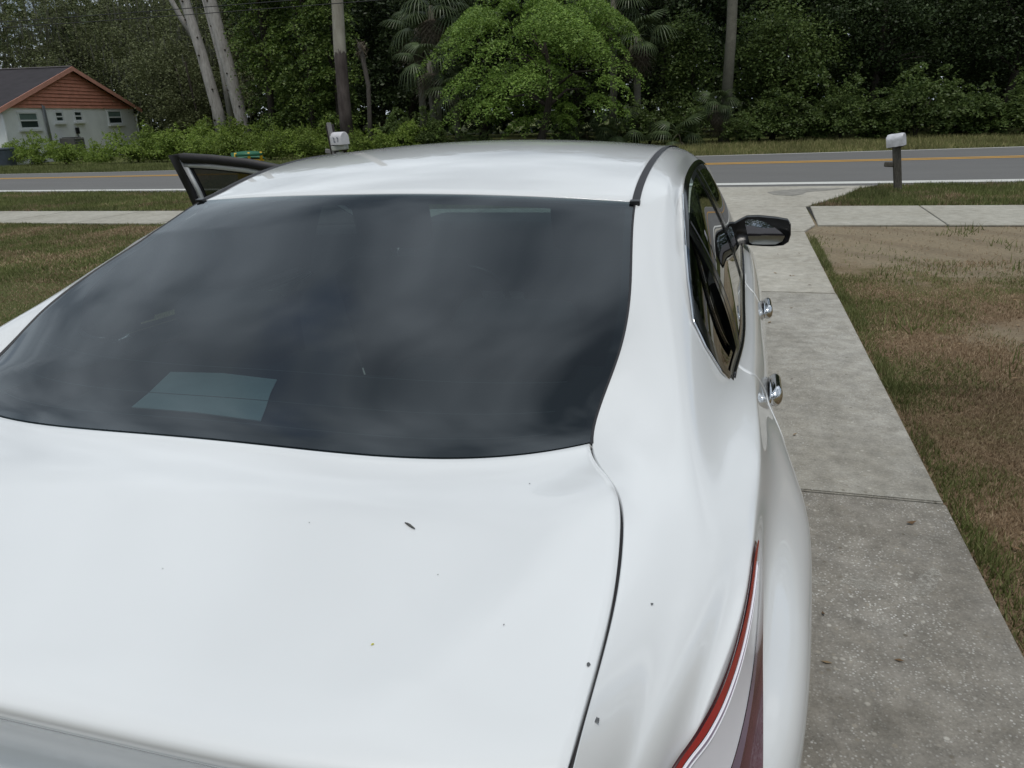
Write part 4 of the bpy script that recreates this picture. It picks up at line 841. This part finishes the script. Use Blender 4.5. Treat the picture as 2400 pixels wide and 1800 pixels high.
# ------------------------------------------------------------------ trees and undergrowth
rng=np.random.default_rng(77)
M['leaf_oak']=leafmat('oak_leaves',[(0.09, 0.109, 0.042), (0.131, 0.151, 0.064), (0.178, 0.195, 0.092), (0.105, 0.123, 0.05)],.6,.25)
M['leaf_moss']=leafmat('hanging_moss',[(.080,.084,.058),(.130,.132,.098),(.10,.102,.075)],.9,.2)
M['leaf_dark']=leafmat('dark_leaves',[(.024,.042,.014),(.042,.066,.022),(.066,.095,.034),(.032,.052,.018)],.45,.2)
M['leaf_mid']=leafmat('mid_green_leaves',[(0.058, 0.095, 0.026), (0.095, 0.14, 0.037), (0.146, 0.196, 0.059), (0.074, 0.12, 0.031)],.45,.34)
M['leaf_vine']=leafmat('vine_leaves',[(0.065, 0.115, 0.023), (0.115, 0.175, 0.036), (0.201, 0.266, 0.069), (0.084, 0.138, 0.03)],.45,.34)
M['leaf_hedge']=leafmat('hedge_leaves',[(0.113, 0.181, 0.03), (0.181, 0.261, 0.043), (0.284, 0.369, 0.079), (0.138, 0.209, 0.036)],.5,.36)
M['leaf_bright']=leafmat('bright_feathery_leaves',[(0.126, 0.225, 0.043), (0.189, 0.3, 0.056), (0.257, 0.37, 0.077), (0.152, 0.255, 0.047)],.5,.28)
M['leaf_palm']=leafmat('palm_leaves',[(0.047, 0.071, 0.03), (0.08, 0.111, 0.048), (0.112, 0.146, 0.068)],.4,.15)
M['leaf_dead']=leafmat('dead_fronds',[(.085,.070,.050),(.16,.135,.10),(.11,.09,.066)],.8,.1)
M['bark_dead']=barkmat('bleached_dead_wood',(.20,.185,.170),(.46,.44,.42),2.2,(1,1,.2)); M['bark']=barkmat('dark_bark',(.030,.026,.022),(.085,.072,.060),3); M['bark_grey']=barkmat('grey_bark',(.060,.054,.048),(.15,.135,.12),3); M['bark_palm']=barkmat('palm_trunk',(.105,.098,.080),(.21,.20,.165),4,(1,1,1.5))
m=MT('half_stripped_trunk'); v=m.obj(); n=m.noise(4,6,.6,v,(1,1,.3)); sp=m.n('SeparateXYZ'); m.l(v,sp.inputs[0])
e=m.math('ADD',m.math('MULTIPLY',sp.outputs[2],.1),m.math('MULTIPLY',m.math('SUBTRACT',m.noise(3,4,.6,v,(1,1,.6)),.5),.14))
m.set(m.mix(m.ramp(e,[(.418,0),(.428,1)]),m.ramp(n,[(.35,(.055,.044,.042)),(.65,(.125,.105,.098))]),m.ramp(n,[(.3,(.24,.22,.18)),(.7,(.40,.375,.32))])),.9,spec=.1); m.bump(m.noise(22,5,.7,v),.5,.03); M['bark_half']=m.m
def leafquads(C,size,asp=.5,up=.3,droop=0,nb=None):
    """one folded diamond per centre"""
    n=len(C); a=rng.normal(size=(n,3)); a[:,2]=a[:,2]*.6-droop; a/=np.linalg.norm(a,axis=1,keepdims=True)
    ou=C*np.array([1,1,0.]); ou/=np.linalg.norm(ou,axis=1,keepdims=True)+.3; nn=rng.normal(size=(n,3))*(1-up)+(nb if nb is not None else np.array([0,0,.92])+ou*.42)*up*1.6; b=np.cross(nn,a); b/=np.linalg.norm(b,axis=1,keepdims=True)+1e-9
    L=size*(.6+.8*rng.random((n,1))); V=np.stack([C-a*L*.5,C+b*L*asp*.5+a*L*.05,C+a*L*.5,C-b*L*asp*.5+a*L*.05],1); return V.reshape(-1,3)
def clumps(n,cen,rad,shell=.55,lo=-1.):
    d=rng.normal(size=(n*3,3)); d/=np.linalg.norm(d,axis=1,keepdims=True); d=d[d[:,2]>lo][:n]; r=(shell+(1-shell)*rng.random((len(d),1))); return np.array(cen)+d*r*np.array(rad)
def spread(C,k,sx,sz,skew=.35):
    """k leaves around each clump centre, thicker on the clump's upper side"""
    n=len(C); g=rng.normal(size=(n,k,3))*np.array([sx,sx,sz])*(.6+.8*rng.random((n,1,1))); g[...,2]-=np.hypot(g[...,0],g[...,1])**2/(sx*2.2)*skew; return (C[:,None]+g).reshape(-1,3)
def boughs(C,k,sx,sz,ls,asp=.5,up=.6):
    """leafy pads: leaves over the upper side of small domes that lean outwards from the crown"""
    n=len(C); Rr=sx*1.75*(.55+.75*rng.random((n,1))); a=rng.random((n,k))*2*np.pi; r=np.sqrt(rng.random((n,k)))*(1+.18*np.sin(a*5+rng.random((n,1))*6)); x=np.cos(a)*r*Rr; y=np.sin(a)*r*Rr
    ou=C[:,:2]/(np.linalg.norm(C[:,:2],axis=1,keepdims=True)+.25); dt=x*ou[:,:1]+y*ou[:,1:]
    z=Rr*(.62*(1-r*r)-.10)-dt*.35-np.abs(rng.normal(size=(n,k)))*Rr*.16*(.4+sz*2); P=C[:,None]+np.stack([x,y,z],2)
    nb=np.stack([np.cos(a)*r*.9+ou[:,:1]*.35,np.sin(a)*r*.9+ou[:,1:]*.35,np.full((n,k),.95)],2); return leafquads(P.reshape(-1,3),ls,asp,up,.15,nb.reshape(-1,3))
def crownobj(name,V,mat,parent): return link(bpy.data.objects.new(name,bigmesh(name,V,4,mat)),parent)
def limb(h,r0,bend,n=7): return [(bend*math.sin(3*i/n)*.5+bend*(i/n)*.6,bend*.5*math.sin(2*i/n+1)-.42*bend,h*i/n) for i in range(n+1)],[r0*(1-.65*i/n)*(1.25 if i==0 else 1) for i in range(n+1)]
def tree(name,label,cat,loc,crown_V,lmat,h,r0,bark,bend=.5,branches=5,group=None,spr=2.5):
    t=empty(name,loc,label,cat,group)
    P,rd=limb(h,r0,bend); sp_=[(P,rd)]
    for i in range(branches):
        k=3+i%4; p=Vector(P[k]); a=rng.random()*6.28; e=p+Vector((math.cos(a)*spr*(.5+rng.random()*.5),math.sin(a)*spr*.8,h*.22*(.4+rng.random()))); mid=(p+e)/2+Vector((0,0,.3)); sp_.append(([p,mid,e],[rd[k]*.6,rd[k]*.35,rd[k]*.12]))
    tubes('trunk',sp_,bark,t,8,.08,random.Random(int(rng.integers(1e6)))); crownobj('crown',crown_V,lmat,t); return t
def dup(t,loc,rz,sc,label=None):
    r=t.copy(); COL.objects.link(r); r.location=loc; r.rotation_euler=(0,0,rz); r.scale=sc
    if label: r['label']=label
    for ch in list(t.children):
        c=ch.copy(); COL.objects.link(c); c.parent=r
    return r
# --- deep woods: three trees, copied
proto=[]
for i in range(3):
    C=np.concatenate([clumps(200,(0,0,9.5),(4.2,4.2,5.0),.45),clumps(90,(0,0,4.0),(3.6,3.6,3.2),.4)])
    V=boughs(C,85,.60,.22,.22,.5,.5); proto.append(V)
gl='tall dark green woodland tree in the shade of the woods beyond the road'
spots=[(-30,50,0),(-24,47,1),(-19,45,2),(-13.5,43,0),(-8,42,1),(-3,42.5,2),(2.2,43,0),(7.2,43.5,1),(12.6,44,2),(18.5,45,0),(-33,58,1),(-26,56,2),(-17,54,0),(-10.5,52,1),(-5,51,2),(0,52,0),(5,52,1),(10,53,2),(16,54,0),(24,47,1),(-41,60,2),(23,56,2),(-14,-24,0),(-7,-27,1),(1,-26,2),(8,-25,0),(14,-28,1),(20,-23,2),(27,-18,0),(33,-8,1)]  # those behind the viewpoint are unseen, added to darken the door mirror
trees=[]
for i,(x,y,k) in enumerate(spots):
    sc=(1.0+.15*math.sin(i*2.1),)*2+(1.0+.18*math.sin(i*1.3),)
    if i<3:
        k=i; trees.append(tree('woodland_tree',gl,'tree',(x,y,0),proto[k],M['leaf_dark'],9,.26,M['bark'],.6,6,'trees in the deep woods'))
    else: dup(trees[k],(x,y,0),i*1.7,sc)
# --- far woods closing the view on every side
V=[]
def belt(n,x0,x1,y0,y1,h):
    
    C=np.stack([rng.uniform(x0,x1,n),rng.uniform(y0,y1,n),rng.random(n)**.8],1); hh=h*(.75+.5*fbm(C[:,0]+50,C[:,1]+50,.09)); C[:,2]*=hh; return leafquads(C,1.0,.6,.35)
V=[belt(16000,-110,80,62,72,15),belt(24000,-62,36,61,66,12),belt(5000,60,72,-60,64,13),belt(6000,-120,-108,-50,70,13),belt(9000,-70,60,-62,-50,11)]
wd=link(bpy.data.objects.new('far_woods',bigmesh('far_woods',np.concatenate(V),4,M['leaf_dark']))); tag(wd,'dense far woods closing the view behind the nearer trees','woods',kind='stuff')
# --- live oaks with hanging moss behind the house
def oak(loc,lab,R0,h,seed):
    C=np.concatenate([clumps(150,(0,0,h),(R0,R0*.8,h*.42),.5),clumps(80,(R0*.3,-R0*.4,h*.62),(R0*.8,R0*.5,h*.30),.5)])
    t=tree('live_oak',lab,'tree',loc,leafquads(spread(C,150,.75,.30),.155,.5,.45),M['leaf_oak'],h*.75,.42,M['bark_grey'],1.4,9,'mossy oaks around the house',R0*.8)
    mc=C[rng.random(len(C))<.5]; k=spread(mc,7,.6,.3); L=.5+.8*rng.random(len(k)); wx=.05
    Vm=np.stack([k+np.array([-wx,0,0]),k+np.array([wx,0,0]),k+np.stack([wx*.2+rng.normal(size=len(k))*.05,0*L,-L],1),k+np.stack([-wx*.4+rng.normal(size=len(k))*.05,0*L,-L*.9],1)],1).reshape(-1,3)
    crownobj('hanging_moss',Vm,M['leaf_moss'],t)['kind']='stuff'
oak((-46.5,47,0),'broad grey green mossy oak above the left end of the dark house roof',6.2,8.6,1); oak((-40,49,0),'wide grey green mossy oak behind the gable peak of the white house',6.0,8.3,2); oak((-34.5,45.5,0),'mossy oak with low hanging boughs at the right corner of the white house',4.9,6.4,3); oak((-52,40,0),'tall mossy oak rising behind the far left part of the house roof',6.5,9.6,4)
C=np.concatenate([clumps(90,(0,0,4.0),(2.6,2.2,2.4),.45),clumps(40,(.8,-.6,2.2),(1.8,1.6,1.3),.4)])
tree('young_oak','small drooping grey green oak between the white house and the dead trunks','tree',(-32.6,41.0,0),leafquads(spread(C,130,.5,.24),.14,.5,.45),M['leaf_oak'],5,.16,M['bark_grey'],.6,5)
tube('x',[(0,0,0),(0,0,1)],.1,M['bark']).name='thin_bare_trunk'; o=bpy.data.objects['thin_bare_trunk']; o.location=(-30.6,40.3,0); o.scale=(.7,.7,5.2); o.rotation_euler=(0,R(-5),0); tag(o,'thin bare grey trunk left of the two pale dead trunks','tree')
# --- bleached dead trunks
def dead(name,lab,P,rd,br=()):
    t=empty(name,P[0],lab,'tree','dead trunks at the edge of the woods'); q=[Vector(p)-Vector(P[0]) for p in P]; tube('trunk',q,rd,M['bark_dead'],t,14,.06,random.Random(len(lab)))
    for B,r_ in br: tube('branch',[Vector(b)-Vector(P[0]) for b in B],r_,M['bark_dead'],t,7,.05,random.Random(3))
    rr=random.Random(9)
    for i in range(9):
        u=.12+.075*i; k=u*(len(q)-1); i0=int(k); p=q[i0].lerp(q[i0+1],k-i0); a=rr.uniform(-2.4,-.6); r_=rd[i0]*.99; d=Vector((math.cos(a),math.sin(a),0)); tube('knot',[p+d*(r_-.06),p+d*(r_+.03),p+d*(r_+.045)],[.055,.05,.03],M['bark'],t,7)
dead('dead_tree','pale leaning dead trunk with a fork, nearer the house',[(-27.2,37.5,0),(-27.3,37.5,2.3),(-27.75,37.5,5.2),(-28.35,37.5,8.2),(-29.3,37.6,13)],[.37,.33,.29,.26,.20],[([(-28.0,37.45,5.9),(-28.6,37.4,7.0),(-29.1,37.3,8.2),(-29.5,37.2,10)],[.17,.15,.13,.08])])
dead('dead_tree','pale leaning dead trunk with dark knots, nearer the vine covered trees',[(-25.55,37.3,0),(-25.65,37.3,1.4),(-26.0,37.3,4.2),(-26.65,37.3,8.2),(-27.6,37.4,13)],[.36,.33,.32,.32,.22])
t=empty('dead_tree',(-29.0,41.1,0),'thin pale dead trunk standing behind the two thick dead trunks','tree','dead trunks at the edge of the woods'); tube('trunk',[(0,0,0),(-.1,0,4.9),(-.55,0,7.8),(-.9,0,10)],[.19,.17,.14,.08],M['bark_dead'],t,9,.06,random.Random(5))
# --- vine covered trees
def vine(loc,lab,h,r0,n):
    z=rng.random(n); a=rng.random(n)*6.28; rr=r0*(.55+.45*rng.random(n))*(1-.35*np.abs(z-.45)); C=np.stack([np.cos(a)*rr,np.sin(a)*rr,.3+z*h],1)
    tree('vine_covered_tree',lab,'tree',loc,boughs(C,90,.33,.22,.13,.62,.62),M['leaf_vine'],h*.85,.22,M['bark'],.3,3,'vine covered trees',1)
vine((-23.2,36.2,0),'vine draped tree just right of the second pale dead trunk',11,1.35,220); vine((-20.4,35.6,0),'vine draped tree left of the tall brown and pale trunk',11,1.6,260); vine((-18.4,34.6,0),'leafy vine draped tree close behind the tall brown and pale trunk',9,1.2,200); vine((-22.0,38.5,0),'vine draped tree set back between the dead trunks and brown trunk',12,1.9,260)
# --- tall stripped trunk and thin snag
t=empty('tall_bare_trunk',(-15.75,30.4,0),'tall trunk with brown bark below and pale bare wood above, behind the white mailbox','tree'); tube('trunk',[(.0,0,0),(.0,0,2),(.03,.05,4.4),(.14,.1,6.6),(.4,.1,12)],[.30,.275,.26,.24,.20],M['bark_half'],t,16,.04,random.Random(8))
t=empty('palm_snag',(-15.3,31.9,0),'thin dead palm stem with a ragged grey top right of the tall trunk','tree'); tube('trunk',[(-.12,0,0),(-.02,0,1.6),(.06,0,3.0),(-.12,0,4.3),(-.2,0,4.75)],[.13,.105,.10,.105,.08],M['bark_grey'],t,9,.06,random.Random(6))
k=np.stack([rng.normal(size=90)*.12-.15,rng.normal(size=90)*.12,4.1+rng.random(90)*.7],1); crownobj('dead_fronds',leafquads(k,.38,.12,.0,1.1),M['leaf_dead'],t)
# --- palms: each fan leaf a part, sharing one mesh
def fanmesh(name,L,nl,mat,droop):
    V=[]; 
    for i in range(nl):
        a=(i/(nl-1)-.5)*R(250); l=L*(.72+.28*math.cos(a*.6)); wd=L*.030; c,s_=math.cos(a),math.sin(a)
        pr=None
        for j,q in enumerate((0.08,.45,.75,1.0)):
            r_=l*q; p=np.array([c*r_+.25*L*0,s_*r_,-droop*l*q*q*(1.0 if q<.8 else 1.35)]); wv=np.array([-s_,c,0])*wd*(1.0,1.15,.8,.15)[j]
            if pr is not None: V+= [pr[0]-pr[1],pr[0]+pr[1],p+wv,p-wv]
            pr=(p,wv)
    return bigmesh(name,np.array(V),4,mat)
FAN=[fanmesh('fan_leaf',1.0,26,M['leaf_palm'],.45),fanmesh('fan_leaf',1.0,22,M['leaf_palm'],.75)]; FAND=fanmesh('dead_fan_leaf',.95,16,M['leaf_dead'],1.15)
def palm(loc,lab,h,n,nd,r0=.17,sc=1.0,stem=True,group=None):
    t=empty('palm',loc,lab,'palm',group)
    if stem: tube('trunk',[(0,0,0),(.05,0,h*.4),(-.03,0,h*.8),(0,0,h)],[r0*1.15,r0,r0*.95,r0*.8],M['bark_palm'],t,10,.05,random.Random(int(h*10)))
    for i in range(n+nd):
        dd=i>=n; a=i*2.4+rng.random()*.5; el=(R(62)-R(95)*((i+.5)/n)) if not dd else R(-55-20*rng.random()); pet=(.75+.35*rng.random())*sc*(.8 if dd else 1)
        d=Vector((math.cos(a)*math.cos(el),math.sin(a)*math.cos(el),math.sin(el))); tip=Vector((0,0,h))+d*pet
        o=bpy.data.objects.new('fan_leaf' if not dd else 'dead_fan_leaf',FAND if dd else FAN[i%2]); link(o,t); o.location=tip; o.scale=(sc*(.8+.3*rng.random()),)*3
        o.rotation_euler=(Matrix.Rotation(a,3,'Z')@Matrix.Rotation(-el*.75,3,'Y')).to_euler()
        if stem or True: tube('leaf_stalk',[(0,0,h-.05),tuple(Vector((0,0,h))+d*pet*.5+Vector((0,0,.05))),tuple(tip)],[.022,.016,.012],M['leaf_palm'] if not dd else M['leaf_dead'],t,4)
palm((-12.9,34.2,0),'tall fan palm crown left of the bright feathery tree top',6.3,15,6); palm((-12.4,32.3,0),'shorter fan palm with drooping leaves beside the bright feathery tree',3.9,10,3,.15,.9); palm((-14.4,36.0,0),'fan palm half hidden behind the thin dead palm stem',5.6,11,7); palm((-11.2,32.0,0),'young fan palm with pale hanging leaves low beside the bright tree',2.7,8,2,.12,.8)
palm((-4.9,36.2,0),'tall fan palm just right of the bright feathery tree top',6.3,15,5); palm((-3.6,34.6,0),'fan palm with a brown skirt of dead leaves right of the bright tree',4.6,12,7,.16,.9); palm((.25,33.9,0),'slender tall palm trunk rising from ferns at the edge of the woods',11,12,4,.21)
palm((-.1,33.6,0),'shaggy young palm skirt at the foot of the slender palm trunk',1.7,14,12,.18,.58,False)
for i,(x,y,h,lab) in enumerate(((-5.6,33.0,.7,'low palmetto fan clump under the right side of the bright tree'),(-4.2,33.2,.8,'low palmetto fan clump right of the bright tree'),(-1.6,32.9,.6,'low palmetto clump with dry leaves left of the slender palm'))): palm((x,y,0),lab,h,8,3,.1,.75,False,'palmetto clumps')
# --- the bright layered tree
C=np.concatenate([clumps(50,(0,0,3.6),(4.0,3.4,2.9),.74,-.55),clumps(22,(0,-.6,2.0),(3.6,2.7,1.3),.75),clumps(18,(-.3,-.3,5.2),(2.4,2.2,1.5),.6)])
V=np.concatenate([boughs(C,620,.54,.075,.105,.42,.84),boughs(clumps(30,(0,.6,3.4),(3.4,2.4,2.4),.2),40,.5,.3,.14)])
tree('feathery_tree','large bright yellow green feathery tree spreading behind the car roof','tree',(-7.3,31.0,0),V,M['leaf_bright'],4.2,.20,M['bark'],.7,9,None,3)
# --- leafy saplings and shrubs
def shrubV(w_,h,n,k,ls,asp=.55):
    """an untidy bush: uneven pads, gaps, and loose shoots sticking out of it"""
    C=clumps(n,(0,0,h*.44),(w_,w_*.75,h*.44),.35); C*=(.72+.5*rng.random((len(C),1))); C[:,2]+=.18*h*np.sin(C[:,0]*3.1+n)*(C[:,2]>h*.4); C[:,2]=np.maximum(C[:,2],.10)
    V=[boughs(C,int(k*1.3),.21,.14,ls*.72,asp,.62)]
    for i in range(int(n*.8)):
        b=C[rng.integers(len(C))]; d=np.array([b[0]*.35+rng.normal()*.25,b[1]*.35+rng.normal()*.25,.55+.5*rng.random()]); q=rng.random((22,1)); V.append(leafquads(b+d*q*(.35+.35*rng.random())+rng.normal(size=(22,3))*.035,ls*.75,asp,.4))
    return np.concatenate(V)
t=tree('leafy_sapling','light green leafy sapling left of the slender palm trunk','tree',(-1.5,35.2,0),leafquads(spread(np.concatenate([clumps(70,(0,0,3.7),(1.15,1.0,1.8),.4),clumps(40,(0,0,1.6),(1.2,1.0,1.3),.4)]),95,.32,.13,.40),.125,.6,.6),M['leaf_mid'],4.5,.08,M['bark'],.3,4,None,.8)
tree('leafy_sapling','darker leafy tree just right of the slender palm trunk','tree',(2.3,36.4,0),leafquads(spread(clumps(130,(0,0,3.8),(2.3,1.8,2.3),.4),90,.40,.15),.14,.6,.6),M['leaf_mid'],5,.12,M['bark'],.4,5,None,1.4)
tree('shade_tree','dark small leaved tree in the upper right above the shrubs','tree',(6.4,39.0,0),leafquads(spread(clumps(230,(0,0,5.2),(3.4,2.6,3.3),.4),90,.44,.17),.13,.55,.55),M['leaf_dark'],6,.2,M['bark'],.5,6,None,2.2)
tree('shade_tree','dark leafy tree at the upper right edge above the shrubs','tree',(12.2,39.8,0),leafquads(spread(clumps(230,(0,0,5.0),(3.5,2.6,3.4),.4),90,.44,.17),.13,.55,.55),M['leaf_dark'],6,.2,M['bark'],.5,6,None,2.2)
SH=[shrubV(1.25,2.3,75,60,.15),shrubV(1.1,1.9,60,60,.14),shrubV(1.4,2.6,85,58,.16)]
RS=[(-2.9,33.9,1,1.0),(-1.3,33.6,1,.75),(1.7,34.6,0,1.0),(1.0,33.5,1,.8),(3.4,34.7,2,.95),(5.0,34.9,0,1.05),(6.4,34.9,2,1.0),(7.9,35.1,0,1.0),(9.3,35.2,2,.95),(10.7,35.3,1,1.15),(12.1,35.5,0,1.05),(13.6,35.6,2,1.0),(15.4,36,0,1.1),(17.4,36.3,2,1.1),(4.2,36.1,2,1.1),(7.2,36.5,2,1.15),(10.0,36.8,2,1.15),(13.0,37,2,1.2),(-6.4,32.6,1,.6),(-9.8,30.2,1,.7),(-11.8,30.4,0,.75),(-13.4,30.6,1,.8),(-4.3,33.6,1,.8)]
first={}; ORD=['','first','second','third','fourth','fifth','sixth','seventh','eighth','ninth','tenth','eleventh','twelfth','thirteenth','fourteenth','fifteenth','sixteenth','seventeenth','eighteenth']
for i,(x,y,k,sc) in enumerate(RS):
    key=('r',k)
    if key not in first:
        e=empty('shrub',(x,y,0),'mid green leafy shrub in the row along the right hand wood edge','shrub','shrubs along the wood edge'); crownobj('foliage',SH[k],M['leaf_mid'],e); tubes('stem',[([(0,0,0),(a*.5,b*.5,.6),(a,b,1.3)],[.03,.022,.01]) for a,b in ((.3,.1),(-.35,.2),(.05,-.3),(-.1,.35))],M['bark'],e,5); e.scale=(sc,)*3; first[key]=e
    else: e=dup(first[key],(x,y,0),i*2.3,(sc*(1+.16*math.sin(i)),sc,sc*(1+.28*math.sin(i*1.9))))
    e=bpy.data.objects[e.name]
    if y<36 and x>0.5: e['label']='mid green shrub in the wood edge row, %s right of the slender palm'%ORD[sum(1 for r in RS if r[1]<36 and r[0]>0.5 and r[0]<=x)]
    elif x<-6: e['label']='small shrub at the wood edge, %s right of the white mailbox'%ORD[sum(1 for r in RS if r[0]<-6 and r[0]<=x)]
# --- overgrown brush along the left verge
BH=[shrubV(1.5,1.45,75,62,.135,.6),shrubV(1.35,1.2,62,62,.13,.6),shrubV(1.6,1.7,85,60,.14,.6)]
LS=[(-39.5,29.6,0,.86),(-37.4,29.3,2,.76),(-35.4,29.0,1,.88),(-33.5,28.8,0,.78),(-31.6,28.9,2,.70),(-29.8,28.8,0,.70),(-28.0,29.0,1,.70),(-26.2,29.4,2,.82),(-24.4,29.5,0,.85),(-22.6,29.6,2,.72),(-20.9,29.6,0,.80),(-19.2,29.6,1,.85),(-17.6,29.5,0,.95),(-14.6,29.7,1,.9),(-13.0,29.8,0,.8),(-30.6,31.2,2,.58),(-27.2,32.0,2,.80),(-24.0,32.4,2,.78),(-21.0,32.2,2,.72),(-26.6,35.8,2,1.2),(-24.6,35.3,2,.95),(-18.2,31.9,2,.75),(-35.4,30.2,2,.48),(-16.2,31.8,1,1.0),(-43,30.4,2,1.0)]
for i,(x,y,k,sc) in enumerate(LS):
    key=('l',k)
    if key not in first:
        e=empty('brush',(x,y,0),'low bright green brush in the thicket along the left road verge','bush','brush along the left verge'); crownobj('foliage',BH[k],M['leaf_hedge'],e); tubes('stem',[([(0,0,0),(a*.5,b*.5,.4),(a,b,.9)],[.02,.015,.008]) for a,b in ((.4,.1),(-.45,.2),(.05,-.4),(-.1,.45))],M['bark'],e,5); e.scale=(sc,)*3; first[key]=e
    else: e=dup(first[key],(x,y,0),i*2.3,(sc*(1+.1*math.sin(i)),sc,sc*(1+.16*math.sin(i*1.9))))
    if y<30 : e['label']='bright brush clump in the left verge thicket, %s from its left end'%ORD[sum(1 for r in LS if r[1]<30 and r[0]<=x)]
